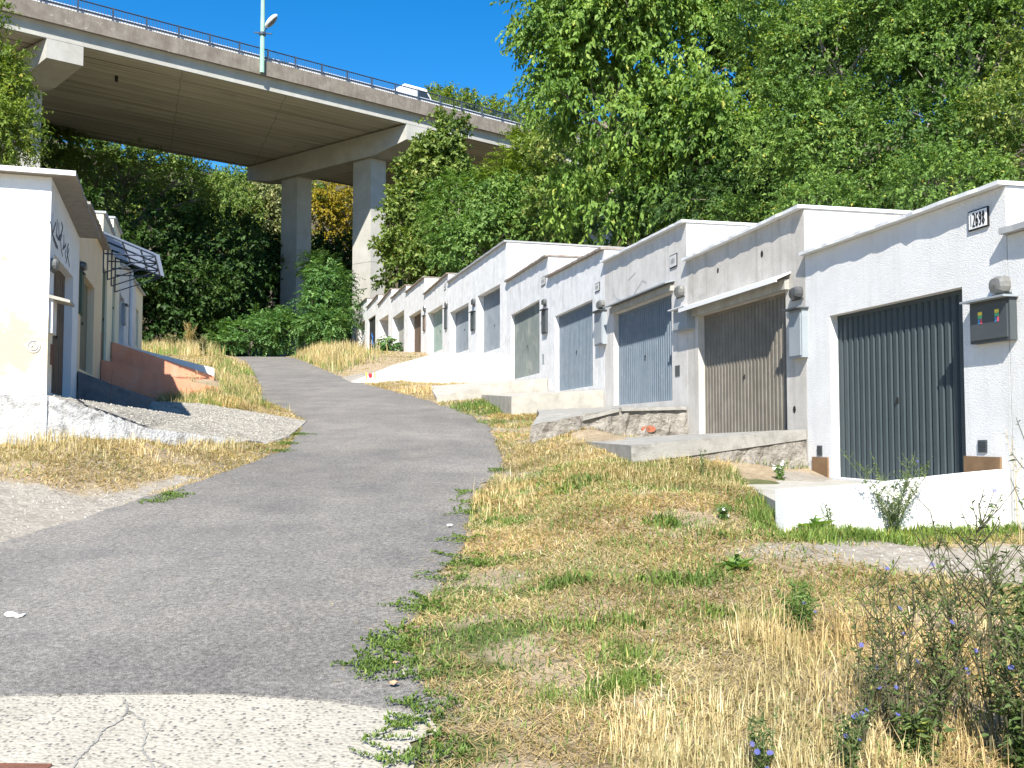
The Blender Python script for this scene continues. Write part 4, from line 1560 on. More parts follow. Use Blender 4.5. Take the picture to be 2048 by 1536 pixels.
for s in (-.43 * SPAN, -.72 * SPAN, .5 * SPAN):
    jm = MB()
    for k in range(24):
        o0, o1 = lin(.3, DW - .3, k / 24), lin(.3, DW - .3, (k + 1) / 24)
        j0, j1 = .05 * math.sin(k * 1.9), .05 * math.sin((k + 1) * 1.9)
        jm.quad(br(s + j0 + o0 * .3, o0, .094), br(s + j1 + o1 * .3, o1, .094), br(s + j1 + .05 + o1 * .3, o1, .094), br(s + j0 + .05 + o0 * .3, o0, .094))
    jm.build('deck_joint', 'bare_concrete', broot)
# piers
for k, s in enumerate((-2 * SPAN, -SPAN, 0, SPAN)):
    bx = 2.0 if k else 2.0

    def pf(i, j, z, s=s):           # i along the bridge, j along the cross beam
        q = p1 + bdir * (s + i) + beam * j
        return Vector((q.x, q.y, z))
    mb = MB()
    zt_ = ZB - .012
    # cross beam with tapered ends
    js = [(-.05, 1.15), (3.3, 1.75), (BW - 3.3, 1.75), (BW, 1.15)]
    for q in range(3):
        (j0, h0), (j1, h1) = js[q], js[q + 1]
        for i0, i1, flip in ((-1.0, -1.0, 0), (1.0, 1.0, 1)):
            mb.quad(pf(i0, j0, zt_ - h0), pf(i0, j1, zt_ - h1), pf(i0, j1, zt_), pf(i0, j0, zt_))
        mb.quad(pf(-1, j0, zt_ - h0), pf(1, j0, zt_ - h0), pf(1, j1, zt_ - h1), pf(-1, j1, zt_ - h1))
    for j, h in (js[0], js[3]):
        mb.quad(pf(-1, j, zt_ - h), pf(1, j, zt_ - h), pf(1, j, zt_), pf(-1, j, zt_))
    mb.quad(pf(-1, -.05, zt_), pf(1, -.05, zt_), pf(1, BW, zt_), pf(-1, BW, zt_))
    pier = mb.build('pier', 'bridge_concrete', broot)
    for j in (BW * .27, BW * .73):
        q = p1 + bdir * s + beam * j
        gz = float(H(q.x, q.y)) - 1
        cm = MB()
        lv = [gz + 4.2 * m for m in range(6) if gz + 4.2 * m < zt_ - 2.5] + [zt_ - 1.76]
        for m in range(len(lv) - 1):
            z0, z1 = lv[m], lv[m + 1] - (.03 if m < len(lv) - 2 else 0)
            cm.hexa([pf(-.65, j - 1.0, z0), pf(.65, j - 1.0, z0), pf(.65, j + 1.0, z0), pf(-.65, j + 1.0, z0),
                     pf(-.65, j - 1.0, z1), pf(.65, j - 1.0, z1), pf(.65, j + 1.0, z1), pf(-.65, j + 1.0, z1)])
            if m < len(lv) - 2:     # shallow joint between the lifts
                cm.hexa([pf(-.63, j - .98, z1), pf(.63, j - .98, z1), pf(.63, j + .98, z1), pf(-.63, j + .98, z1),
                         pf(-.63, j - .98, z1 + .03), pf(.63, j - .98, z1 + .03), pf(.63, j + .98, z1 + .03), pf(-.63, j + .98, z1 + .03)])
        cm.build('column', 'bridge_concrete', pier)
# sprayed tags on the rear column of the right pier
q = p1 + beam * (BW * .73) + bdir * .655
cfc = Face((q.x + beam.x * -1.0, q.y + beam.y * -1.0), (q.x + beam.x, q.y + beam.y), True)
q2 = p1 + beam * (BW * .73) - beam * 1.005
cf2 = Face((q2.x - bdir.x * .65, q2.y - bdir.y * .65), (q2.x + bdir.x * .65, q2.y + bdir.y * .65), True)
strokes_on(cf2, [[(602, 490), (606, 486), (608, 492), (612, 486), (616, 492), (620, 487)], [(598, 508), (602, 500), (607, 504), (603, 512), (598, 508)],
                 [(608, 512), (610, 500), (614, 512)], [(612, 508), (618, 500), (620, 510)], [(600, 520), (608, 516), (618, 522)], [(604, 525), (612, 519)]], .045, -.0 + .012).build('graffiti', 'spray_grey', broot)
# drain spout below the deck
mb = MB()
dp = at_z(233, 152, ZB + .1)
mb.tube([dp + Vector((0, 0, .12)), dp + Vector((0, 0, -.35))], .11, 8)
mb.tube([dp + Vector((0, 0, .1)), dp + Vector((0, 0, .02))], .19, 8)
mb.build('drain_spout', 'ink_black', broot)
# railing: posts as parts, rails and bars
PST = 1.98
np_ = int((S1 - S0) / PST)
rl = MB()
for o_, z_ in ((-.27, 1.85 + .80), (-.27, 1.85 + .22)):
    rl.tube([br(S0, o_, z_), br(S1, o_, z_)], (.045), 4)
for k in range(int((S1 - S0) / .165)):
    s = S0 + .165 * k
    rl.tube([br(s, -.27, 1.85 + .22), br(s, -.27, 1.85 + .80)], (.017), 3, cap=False)
rail = rl.build('railing', 'steel_blue_grey', broot)
s_off = (at_z(438 * .537, 120, ZB + 1.85) - p1).dot(bdir) % PST
posts = []
for k in range(np_):
    s = S0 - (S0 % PST) + s_off + k * PST
    mbp = MB()
    c0 = br(s, -.27, 1.85)
    mbp.hexa([br(s + a, -.27 + b, z) for z in (1.84, 2.70) for a, b in ((-.05, -.05), (.05, -.05), (.05, .05), (-.05, .05))])
    if not posts:
        mbp.build('railing_post', 'steel_blue_grey', rail)
        ORG[rail.name] = ORG[broot.name]
        posts.append((bpy.data.objects['railing_post'], s))
    elif -1.7 * SPAN < s < 1.3 * SPAN:
        o = posts[0][0].copy()
        COL.objects.link(o)
        o.parent = rail
        o.location = bdir * (s - posts[0][1])
# guard rail beam behind the railing
gm = MB()
for k in range(NS):
    a, b = lin(S0, S1, k / NS), lin(S0, S1, (k + 1) / NS)
    cross = [(.06, 1.98), (.0, 2.06), (.06, 2.16), (.06, 2.20), (.0, 2.30), (.06, 2.40)]
    for i in range(5):
        (o0, z0), (o1, z1) = cross[i], cross[i + 1]
        gm.quad(br(a, o0, z0 - .08), br(b, o0, z0 - .08), br(b, o1, z1 - .08), br(a, o1, z1 - .08))
gm.build('guard_rail', 'galvanised', broot)
# lamp post standing on the bridge edge
lp = at_z(515, 124, ZB + 1.85)
sL = (lp - p1).dot(bdir)
base = br(sL, -.56, 1.0)
lroot = thing('street_lamp', 'green-painted lamp post on the bridge edge with a small white lamp low on its shaft', 'street lamp', base)
mb = MB()
mb.tube([base + Vector((0, 0, -.1)), base + Vector((0, 0, 4.9)), base + Vector((0, 0, 5.0)), base + Vector((0, 0, 10.2))], [.15, .14, .105, .08], 10)
mb.tube([base + Vector((0, 0, 10.15)), base + Vector((.6, -.4, 10.6)), base + Vector((1.7, -1.3, 10.8))], [.07, .06, .05], 8)
pole = mb.build('pole', 'lamp_green', lroot, smooth=True)
mb = MB()
zc = hz(75, lp.y)
cpt = Vector((base.x, base.y, zc))
mb.tube([cpt - Vector((0, 0, .08)), cpt + Vector((0, 0, .08))], .24, 10)
mb.tube([cpt + Vector((-.55, .05, .12)), cpt + Vector((.65, -.05, -.02))], .05, 5)
mb.tube([cpt, cpt + Vector((.36, -.1, .45))], .04, 5)
mb.build('bracket', 'steel_blue_grey', lroot)


def ellipsoid(c, ax, n=12, m=8, half=None):
    mb = MB()
    for j in range(m + 1):
        ph = PI * j / m
        for i in range(n):
            th = 2 * PI * i / n
            q = ax[0] * (math.sin(ph) * math.cos(th)) + ax[1] * (math.sin(ph) * math.sin(th)) + ax[2] * math.cos(ph)
            mb.v.append(tuple(c + q))
    for j in range(m):
        for i in range(n):
            k = (i + 1) % n
            mb.f.append((j * n + i, (j + 1) * n + i, (j + 1) * n + k, j * n + k))
            mb.mi.append(0)
    return mb


ax0 = Vector((.42, -.12, .40))
ax1 = Vector((.05, .30, .03))
ax2 = ax0.cross(ax1).normalized() * .2
hc = cpt + Vector((.62, -.2, .78))
hd = ellipsoid(hc, (ax0, ax1, ax2)).build('lamp_head', 'enamel_white', lroot, smooth=True)
ORG[hd.name] = ORG[lroot.name]
ellipsoid(hc - ax2 * .35, (ax0 * .86, ax1 * .86, ax2 * .75)).build('lamp_glass', 'lamp_glass', hd, smooth=True)

# vehicles on the deck (only their upper halves show above the parapet)


def vehicle(name, label, cat, s, o, van, bodym, roofm):
    root = thing(name, label, cat, br(s, o, 1.0))

    def vf(a, d, z):
        return br(s + a, o + d, 1.0 + z)
    Lh, W_ = (1.75, .85) if van else (2.0, .85)
    if van:
        pr = [(-Lh, .45), (-Lh, 2.25), (-Lh + .1, 2.4), (Lh - 1.5, 2.4), (Lh - .85, 1.5), (Lh - .1, 1.25), (Lh, 1.0), (Lh, .45)]
    else:
        pr = [(-Lh, .4), (-Lh, .9), (-Lh + .35, 1.0), (-Lh + .8, 1.45), (Lh - 1.9, 1.45), (Lh - 1.1, .98), (Lh - .1, .85), (Lh, .4)]
    mb = MB()
    n = len(pr)
    for i in range(n):
        (a, z), (b, z2) = pr[i], pr[(i + 1) % n]
        mb.quad(vf(a, -W_, z), vf(b, -W_, z2), vf(b, W_, z2), vf(a, W_, z))
    mb.add([vf(a, -W_, z) for a, z in pr], [tuple(range(n))])
    mb.add([vf(a, W_, z) for a, z in pr], [tuple(range(n - 1, -1, -1))])
    mb.build('body', bodym, root)
    wm = MB()
    if van:
        wm.quad(vf(Lh - 1.46, -W_ + .1, 2.35), vf(Lh - .88, -W_ + .1, 1.55), vf(Lh - .88, W_ - .1, 1.55), vf(Lh - 1.46, W_ - .1, 2.35))
        wm.v = [(x, y, z + .03) for x, y, z in wm.v]
        wm.quad(vf(Lh - 2.2, -W_ - .01, 1.6), vf(Lh - 1.05, -W_ - .01, 1.6), vf(Lh - 1.5, -W_ - .01, 2.2), vf(Lh - 2.2, -W_ - .01, 2.2))
    else:
        wm.quad(vf(-.9, -W_ - .01, .98), vf(.75, -W_ - .01, .98), vf(.2, -W_ - .01, 1.38), vf(-.75, -W_ - .01, 1.38))
    wm.build('window', 'glass_dark', root)
    if roofm:
        MB().hexa([vf(a, d, z) for z in (1.455, 1.56) for a, d in ((-.6, -.6), (.2, -.6), (.2, .6), (-.6, .6))]).build('roof_box', roofm, root)
    for a in (-Lh * .62, Lh * .62):
        for d in (-W_ + .08, W_ - .08):
            t = MB()
            t.tube([vf(a, d - .1, .34), vf(a, d + .1, .34)], .34, 14)
            t.build('wheel', 'tyre', root)
    return root


pv = at_z(852, 200, ZB + 2.4)
sv = (pv - p1).dot(bdir)
vehicle('van', 'white van on the bridge behind the railing', 'van', sv, 1.75, True, 'car_white', None)
pv = at_z(812, 190, ZB + 2.4)
vehicle('car', 'small white car with something red on its roof, on the bridge', 'car', (pv - p1).dot(bdir) - 1.0, 1.35, False, 'car_white', 'car_red')

# ------------------------------------------------------------------ trees


def tree(name, label, cat, base, crowns, leafm, barkm='bark', n_clump=70, sprays=14, leaves=12, L=.16, W=.07, spray_len=.6, droop=.35,
         trunk_r=.18, seed=0, group=None, clump_r=.75, pinnate=False, bare=False, trunk=True, flat=.7, shell=.55):
    """base = foot, crowns = list of (centre, (rx, ry, rz)). Leaves sit on sprays gathered into clumps near the crown's skin."""
    g = np.random.default_rng(seed)
    rr = random.Random(seed)
    base = Vector(base)
    root = thing(name, label, cat, base, group)
    vol = np.array([c[1][0] * c[1][1] + c[1][1] * c[1][2] + c[1][0] * c[1][2] for c in crowns])
    pick = g.choice(len(crowns), n_clump, p=vol / vol.sum())
    cc = np.array([[*c[0]] for c in crowns])[pick]
    cr = np.array([[*c[1]] for c in crowns])[pick]
    dirs = unit(g.normal(size=(n_clump, 3)))
    dirs[:, 2] = np.abs(dirs[:, 2]) * np.where(g.random(n_clump) < .68, 1, -1)
    fr = shell + (1 - shell) * g.random(n_clump) ** .6
    C = cc + dirs * cr * fr[:, None]
    C[:, 2] = np.maximum(C[:, 2], base.z + .25)
    out = unit(dirs / cr)
    # branches
    if trunk:
        mb = MB()
        top = np.array(crowns[0][0])
        tz = lin(base.z, top[2], .75)
        p_top = Vector((lin(base.x, top[0], .6), lin(base.y, top[1], .6), tz))
        pts = [base - Vector((0, 0, .3)), base.lerp(p_top, .35) + Vector((rr.uniform(-.15, .15), rr.uniform(-.1, .1), 0)), base.lerp(p_top, .7) + Vector((rr.uniform(-.2, .2), 0, 0)), p_top]
        mb.tube(pts, [trunk_r * 1.25, trunk_r, trunk_r * .8, trunk_r * .5], 8)
        forks = []
        for c in crowns:
            t = rr.uniform(.45, .95)
            s = pts[1].lerp(p_top, t)
            e = Vector(c[0])
            m = s.lerp(e, .5) + Vector((rr.uniform(-.3, .3), rr.uniform(-.3, .3), rr.uniform(.0, .4)))
            mb.tube([s, m, e], [trunk_r * .5, trunk_r * .35, trunk_r * .2], 6)
            forks.append((m, e))
        for i in range(min(n_clump, 90 if bare else 46)):
            m, e = forks[pick[i]]
            s = m.lerp(e, rr.uniform(.1, 1))
            q = Vector(C[i])
            mid = s.lerp(q, .5) + Vector((rr.uniform(-.2, .2), rr.uniform(-.2, .2), rr.uniform(.05, .35)))
            mb.tube([s, mid, q], [trunk_r * .2, trunk_r * .12, trunk_r * .05], 4, cap=False)
        mb.build('trunk', barkm, root)
    # sprays
    n = n_clump * sprays
    ci = np.repeat(np.arange(n_clump), sprays)
    r_c = clump_r * (.6 + .7 * g.random(n_clump))
    sd = unit(g.normal(size=(n, 3)) + out[ci] * .5 + np.array([0, 0, .25]))
    S = C[ci] + sd * r_c[ci][:, None] * (g.random(n) ** .5)[:, None] * np.array([1, 1, flat])
    ax = unit(sd + out[ci] * .6 + np.array([0, 0, -droop * .6]) + g.normal(size=(n, 3)) * .25)
    cl_t = g.normal(0, .13, n_clump)
    m = n * leaves
    si = np.repeat(np.arange(n), leaves)
    t = (np.tile(np.arange(leaves), n) + g.random(m) * .6) / leaves
    sl = spray_len * (.7 + .6 * g.random(n))
    P = S[si] + ax[si] * (t * sl[si])[:, None]
    P[:, 2] -= droop * .55 * spray_len * t ** 2
    if pinnate:
        side = np.where(np.tile(np.arange(leaves) % 2, n) == 0, 1.0, -1.0)[:, None]
        lat = unit(np.cross(ax, np.array([0, 0, 1.0]) + .4 * g.normal(size=(n, 3))))
        D = unit(lat[si] * side * .9 + ax[si] * .45 + np.array([0, 0, -.25 * droop]) + g.normal(size=(m, 3)) * .12)
        N = unit(np.array([0, 0, 1.0]) + .3 * out[ci][si] + g.normal(size=(m, 3)) * .25)
    else:
        D = unit(ax[si] * .5 + unit(g.normal(size=(m, 3))) * .8 + np.array([0, 0, -droop]))
        N = unit(np.array([0, 0, .8]) + .7 * out[ci][si] + g.normal(size=(m, 3)) * .45)
    Ls = L * (.65 + .6 * g.random(m))
    tint = np.clip(.45 + cl_t[ci][si] + g.normal(0, .17, m), 0, .94)
    tint = np.where(g.random(m) < .012, 1.0, tint)
    V, Fc, lt, tn = leaf_arrays(P, D, N, Ls, Ls * W / L, tint)
    np_mesh('crown', V, Fc, lt, leafm, root, tn, base)
    return root


def crown_px(u, v, Y, ru, rv, ry=None):
    """an ellipsoid that shows at (u, v) with half sizes in pixels"""
    c = at_y(u, v, Y)
    s = c.y / 1900
    return (c, (ru * s, ry if ry else ru * s * .9, rv * s))


def foot(u, Y):
    d = ray(u, 700)
    x = d.x / d.y * Y
    return Vector((x, Y, float(H(x, Y))))


TR = 'trees on the slope behind the right-hand garages'
# the tall walnut in the middle
tree('walnut_tree', 'tall walnut tree with large bright leaves rising behind the middle garages', 'tree', foot(1300, 36.5),
     [crown_px(1290, 120, 36.5, 170, 190), crown_px(1170, 60, 36, 110, 120), crown_px(1190, 240, 35.5, 115, 130), crown_px(1330, 300, 34, 150, 120), crown_px(1210, 400, 35.5, 100, 80), crown_px(1420, 150, 36, 130, 190),
      crown_px(1440, 340, 33, 110, 90), crown_px(1300, -80, 37, 190, 130), crown_px(1100, 70, 36, 48, 70), crown_px(1120, 180, 36, 52, 45), crown_px(1110, -20, 36, 60, 60), crown_px(1240, 30, 36, 120, 110)],
     'leaf_walnut', 'bark_pale', 215, 30, 11, .24, .12, .75, .8, .28, 3, TR, 1.15, shell=.72, flat=.6)
tree('hazel_tree', 'dense small-leaved tree behind the grey garage with the long canopy', 'tree', foot(1690, 25.5),
     [crown_px(1690, 150, 25.5, 150, 130), crown_px(1610, 300, 25, 90, 110), crown_px(1740, 300, 24, 140, 110), crown_px(1600, 60, 27, 110, 120), crown_px(1680, 390, 23, 100, 60)],
     'leaf_hazel', 'bark_pale', 150, 34, 12, .115, .062, .42, .35, .2, 5, TR, .85, shell=.7, flat=.55)
tree('hazel_tree', 'dense small-leaved tree reaching the top right corner behind the nearest garage', 'tree', foot(1960, 22.5),
     [crown_px(1950, 120, 22.5, 150, 140), crown_px(2040, 20, 23, 140, 130), crown_px(1890, 280, 21.5, 110, 90), crown_px(1990, 290, 21, 110, 90), crown_px(1860, 30, 24, 120, 110)],
     'leaf_hazel', 'bark_pale', 150, 34, 12, .11, .062, .40, .3, .2, 6, TR, .8, shell=.7, flat=.55)
tree('hazel_tree', 'hazel-like tree at the right edge with a few yellowing leaves low down', 'tree', foot(2150, 19.5),
     [crown_px(2100, 250, 19, 110, 120), crown_px(2200, 60, 20, 140, 170)],
     'leaf_maple', 'bark', 70, 18, 12, .10, .055, .4, .3, .16, 7, TR, .55)
tree('robinia_tree', 'tall feathery tree between the walnut and the hazel trees', 'tree', foot(1560, 38),
     [crown_px(1560, 40, 38, 140, 150), crown_px(1500, 200, 38, 100, 130), crown_px(1620, 180, 37, 100, 130), crown_px(1540, 330, 36, 90, 90), crown_px(1680, 0, 40, 150, 150)],
     'leaf_locust', 'bark_pale', 150, 22, 14, .17, .07, .6, .4, .22, 8, TR, 1.15, True, shell=.7)
tree('robinia_tree', 'feathery tree filling the top edge above the nearest garages', 'tree', foot(1840, 34),
     [crown_px(1800, 0, 36, 200, 190), crown_px(1980, -30, 36, 200, 190), crown_px(1860, 200, 33, 190, 130)],
     'leaf_hazel', 'bark_pale', 150, 24, 13, .18, .09, .6, .4, .22, 9, TR, 1.2, shell=.7)
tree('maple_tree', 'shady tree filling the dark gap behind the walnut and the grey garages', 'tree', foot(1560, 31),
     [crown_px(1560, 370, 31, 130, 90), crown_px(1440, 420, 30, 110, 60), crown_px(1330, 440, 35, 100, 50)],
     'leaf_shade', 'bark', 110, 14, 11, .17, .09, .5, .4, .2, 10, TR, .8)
# middle trees
TM = 'trees between the far garages and the bridge'
tree('maple_tree', 'broad maple with glossy leaves in front of the right bridge pier', 'tree', foot(875, 62),
     [crown_px(872, 350, 62, 58, 62), crown_px(895, 275, 62, 22, 34), crown_px(835, 420, 61, 42, 44), crown_px(905, 450, 60, 70, 50), crown_px(812, 500, 60, 36, 30), crown_px(880, 535, 59, 70, 40), crown_px(776, 470, 62, 10, 12), crown_px(790, 555, 60, 20, 12), crown_px(806, 395, 62, 14, 14), crown_px(862, 262, 62, 6, 10)],
     'leaf_maple', 'bark', 230, 13, 10, .29, .19, .7, .3, .22, 12, TM, .95)
tree('robinia_tree', 'yellow-green feathery robinia right of the broad maple', 'tree', foot(1050, 52),
     [crown_px(1060, 330, 52, 62, 60), crown_px(1020, 390, 52, 60, 60), crown_px(1090, 400, 51, 60, 60), crown_px(1085, 300, 52, 35, 40)],
     'leaf_locust', 'bark_pale', 120, 13, 16, .20, .07, .75, .5, .18, 13, TM, .9, True)
tree('robinia_tree', 'green feathery robinia standing before the broad maple', 'tree', foot(925, 53),
     [crown_px(920, 400, 53, 50, 45), crown_px(900, 440, 53, 45, 35)],
     'leaf_weed_bright', 'bark_pale', 50, 12, 16, .19, .07, .7, .6, .14, 14, TM, .8, True)
tree('maple_tree', 'light green young maple above the roof of the tall double garage', 'tree', foot(1060, 46),
     [crown_px(1060, 440, 46, 60, 45), crown_px(985, 470, 46, 60, 45), crown_px(930, 500, 46, 60, 40), crown_px(1110, 460, 45, 50, 40), crown_px(1000, 410, 47, 50, 40)],
     'leaf_weed_bright', 'bark_pale', 120, 13, 11, .20, .12, .55, .35, .14, 15, TM, .75)
tree('maple_tree', 'dark tree tucked between the robinia and the walnut', 'tree', foot(1130, 47),
     [crown_px(1120, 330, 48, 60, 90), crown_px(1140, 430, 44, 70, 60), crown_px(1040, 480, 48, 80, 40)],
     'leaf_maple', 'bark', 80, 13, 11, .22, .12, .6, .4, .18, 16, TM, .9)
# left tree before the left pier
tree('willow_tree', 'yellow-green tree at the left edge in front of the left bridge pier', 'tree', foot(20, 33),
     [crown_px(-8, 190, 33, 36, 70), crown_px(5, 265, 32, 32, 50), crown_px(-95, 200, 33, 80, 130), crown_px(-50, 40, 33.5, 30, 35), crown_px(42, 242, 32.5, 14, 22), crown_px(-5, 125, 33, 26, 25)],
     'leaf_locust', 'bark', 250, 15, 12, .16, .062, .55, .45, .16, 17, None, .65)
# beyond and under the bridge
TF = 'trees beyond the bridge'
tree('robinia_tree', 'tree with dark spreading limbs showing through its thin crown under the bridge', 'tree', foot(235, 68),
     [crown_px(250, 360, 68, 105, 62), crown_px(340, 372, 68, 75, 48), crown_px(185, 350, 68, 45, 44), crown_px(400, 400, 68, 32, 34), crown_px(205, 440, 67, 70, 55)],
     'leaf_forest', 'bark', 120, 11, 13, .19, .08, .6, .5, .26, 18, TF, .85, True, True)
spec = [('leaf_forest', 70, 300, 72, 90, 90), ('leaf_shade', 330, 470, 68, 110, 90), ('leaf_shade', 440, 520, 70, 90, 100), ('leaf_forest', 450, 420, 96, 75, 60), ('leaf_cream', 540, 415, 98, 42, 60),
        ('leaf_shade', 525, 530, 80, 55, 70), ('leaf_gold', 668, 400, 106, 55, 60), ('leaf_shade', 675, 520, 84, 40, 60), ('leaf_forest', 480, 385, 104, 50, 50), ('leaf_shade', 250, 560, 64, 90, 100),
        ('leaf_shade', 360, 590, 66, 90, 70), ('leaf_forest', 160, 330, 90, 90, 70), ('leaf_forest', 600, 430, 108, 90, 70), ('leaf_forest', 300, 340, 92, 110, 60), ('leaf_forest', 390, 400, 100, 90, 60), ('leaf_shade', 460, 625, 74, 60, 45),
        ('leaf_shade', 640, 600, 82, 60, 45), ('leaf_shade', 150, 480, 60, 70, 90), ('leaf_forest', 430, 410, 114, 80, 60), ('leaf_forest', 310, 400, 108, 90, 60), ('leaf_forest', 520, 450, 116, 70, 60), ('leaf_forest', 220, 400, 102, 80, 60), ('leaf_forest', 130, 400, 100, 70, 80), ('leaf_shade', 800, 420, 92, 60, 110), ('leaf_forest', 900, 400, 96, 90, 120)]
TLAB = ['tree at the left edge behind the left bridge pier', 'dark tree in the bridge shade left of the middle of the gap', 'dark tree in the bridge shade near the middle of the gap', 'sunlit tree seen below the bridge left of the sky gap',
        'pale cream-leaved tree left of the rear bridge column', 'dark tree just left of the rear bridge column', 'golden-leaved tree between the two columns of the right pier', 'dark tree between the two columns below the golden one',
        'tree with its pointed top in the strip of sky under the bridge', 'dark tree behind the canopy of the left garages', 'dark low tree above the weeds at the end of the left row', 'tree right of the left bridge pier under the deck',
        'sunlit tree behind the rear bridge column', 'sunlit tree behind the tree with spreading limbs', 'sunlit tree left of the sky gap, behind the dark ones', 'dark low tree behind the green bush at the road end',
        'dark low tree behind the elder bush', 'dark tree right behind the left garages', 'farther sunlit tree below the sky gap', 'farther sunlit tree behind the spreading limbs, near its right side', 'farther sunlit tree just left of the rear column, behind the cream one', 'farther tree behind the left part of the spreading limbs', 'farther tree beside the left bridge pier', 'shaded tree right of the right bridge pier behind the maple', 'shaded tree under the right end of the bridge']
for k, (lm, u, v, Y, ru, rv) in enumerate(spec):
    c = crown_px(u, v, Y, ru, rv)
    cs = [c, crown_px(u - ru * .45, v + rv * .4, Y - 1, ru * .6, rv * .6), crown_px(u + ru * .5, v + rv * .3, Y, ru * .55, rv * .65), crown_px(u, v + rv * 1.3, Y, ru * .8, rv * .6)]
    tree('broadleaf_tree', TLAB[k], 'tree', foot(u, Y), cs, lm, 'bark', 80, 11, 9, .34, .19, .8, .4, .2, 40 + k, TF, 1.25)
# hilltop trees above the right end of the bridge
hs_ = [(905, 215, 100, 32, 30), (950, 225, 102, 32, 28), (1000, 232, 106, 36, 28), (1045, 250, 108, 34, 30), (880, 200, 104, 20, 20), (1085, 225, 104, 40, 50)]
HL = ['hilltop tree just right of the white van', 'hilltop tree second from the van', 'rounded hilltop tree in the middle above the bridge end', 'hilltop tree lowest above the bridge end', 'small pale treetop touching the white van', 'hilltop tree against the walnut']
for k, (u, v, Y, ru, rv) in enumerate(hs_):
    cs = [crown_px(u, v, Y, ru, rv), crown_px(u - ru * .3, v + rv * .8, Y, ru * .9, rv * .8), crown_px(u + ru * .3, v + rv * 2, Y, ru * 1.2, rv * 1.2)]
    tree('hilltop_tree', HL[k], 'tree', foot(u, Y), cs, 'leaf_locust', 'bark', 60, 10, 9, .36, .18, .8, .35, .2, 70 + k, 'treetops above the bridge', 1.1)

# bushes
tree('elder_bush', 'tall leafy elder bush left of the last garage at the foot of the pier', 'bush', foot(655, 64),
     [crown_px(655, 568, 64, 30, 36), crown_px(630, 610, 63, 26, 28), crown_px(680, 612, 63, 18, 36), crown_px(650, 655, 62, 42, 28)],
     'leaf_elder', 'bark', 75, 12, 13, .26, .10, .75, .7, .08, 90, None, .7, True)
tree('bramble_bush', 'low dense green bush where the road disappears over the crest', 'bush', foot(500, 64),
     [crown_px(505, 668, 64, 55, 24), crown_px(450, 688, 63, 30, 14), crown_px(570, 665, 63, 45, 28), crown_px(540, 645, 65, 36, 16)],
     'leaf_elder', 'bark', 95, 13, 11, .22, .10, .6, .5, .06, 91, None, .6, True)
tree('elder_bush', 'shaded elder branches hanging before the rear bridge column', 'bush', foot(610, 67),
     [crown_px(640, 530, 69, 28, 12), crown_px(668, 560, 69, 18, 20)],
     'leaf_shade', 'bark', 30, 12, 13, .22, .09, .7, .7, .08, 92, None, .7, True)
tree('sapling', 'small leafy sapling in front of the far white garages', 'sapling', foot(771, 52.5) + Vector((0, 0, -.1)),
     [crown_px(772, 700, 52, 13, 16)], 'leaf_elder', 'stem_green', 14, 7, 9, .22, .10, .5, .5, .04, 93, None, .3, True)
for k, (u, v, Y, ru, rv, lab) in enumerate([(1640, 420, 20, 60, 40, 'low shrub peeping over the roof of the grey garage'), (1880, 370, 18.5, 100, 45, 'low shrub over the roof of the nearest garage, left of the plate'),
                                            (1480, 445, 27, 50, 30, 'low shrub over the roof of the warm grey garage')]):
    tree('shrub', lab, 'shrub', foot(u, Y), [crown_px(u, v, Y, ru, rv), crown_px(u + ru * .6, v + 20, Y, ru * .6, rv * .6)],
         'leaf_hazel', 'bark', 50, 14, 11, .09, .05, .35, .3, .05, 100 + k, 'shrubs behind the right-hand garages', .42)


# ------------------------------------------------------------------ grass and weeds
def in_poly(x, y, poly):
    ins = np.zeros(len(x), bool)
    n = len(poly)
    for i in range(n):
        x0, y0 = poly[i]
        x1, y1 = poly[(i + 1) % n]
        c = ((y0 > y) != (y1 > y)) & (x < (x1 - x0) * (y - y0) / (y1 - y0 + 1e-12) + x0)
        ins ^= c
    return ins


FEET = [[(-9.2, 13.0), (-6.72, 13.6), (-7.76, 16.9), (-9.04, 20.8), (-10.5, 25.2), (-13.8, 35.2), (-18, 33), (-16, 12)]]


def sample(n, x0, x1, y0, y1, power=1.0):
    """random ground points, thicker near the camera when power > 1; nothing on the asphalt, ramps or in buildings"""
    y = y0 + (y1 - y0) * rng.random(n) ** power
    x = x0 + (x1 - x0) * rng.random(n)
    return x, y


def clean(x, y, margin=.0, fmargin=.03):
    le = np.interp(y, LE_Y, LE_X)
    re = np.interp(y, RE_Y, RE_X)
    rf = np.interp(y, RF_Y, RF_X)
    ok = ~((x > le - margin) & (x < re + margin))
    ok &= ~((x > rf - fmargin) & (y < 66.5))
    ok &= ~((y < 5.4) & (x < re + .03))
    for p in RAMPS + FEET:
        ok &= ~in_poly(x, y, p)
    return x[ok], y[ok]


def pts3(x, y, dz=-.01):
    return np.stack([x, y, H(x, y) + dz], 1)


def bound(x, y):                    # gravel and green patches at points
    g1 = ellipse_px(GREEN_PX, x, y)
    g2 = ellipse_px(GRAVEL_PX, x, y)
    le = np.interp(y, LE_Y, LE_X)
    g2 = np.maximum(g2, np.clip(1 - np.abs(x - le + .25) / .40, 0, 1) * (y < 13))
    n = .5 + .25 * (np.sin(x * 7.1 + y * 3.3) + np.sin(x * 3.7 - y * 8.9 + 2)) + .2 * np.sin(x * 17 + y * 13)
    return np.clip(g1 + .5 * (n - .5), 0, 1), np.clip(g2 + .35 * (n - .5), 0, 1)


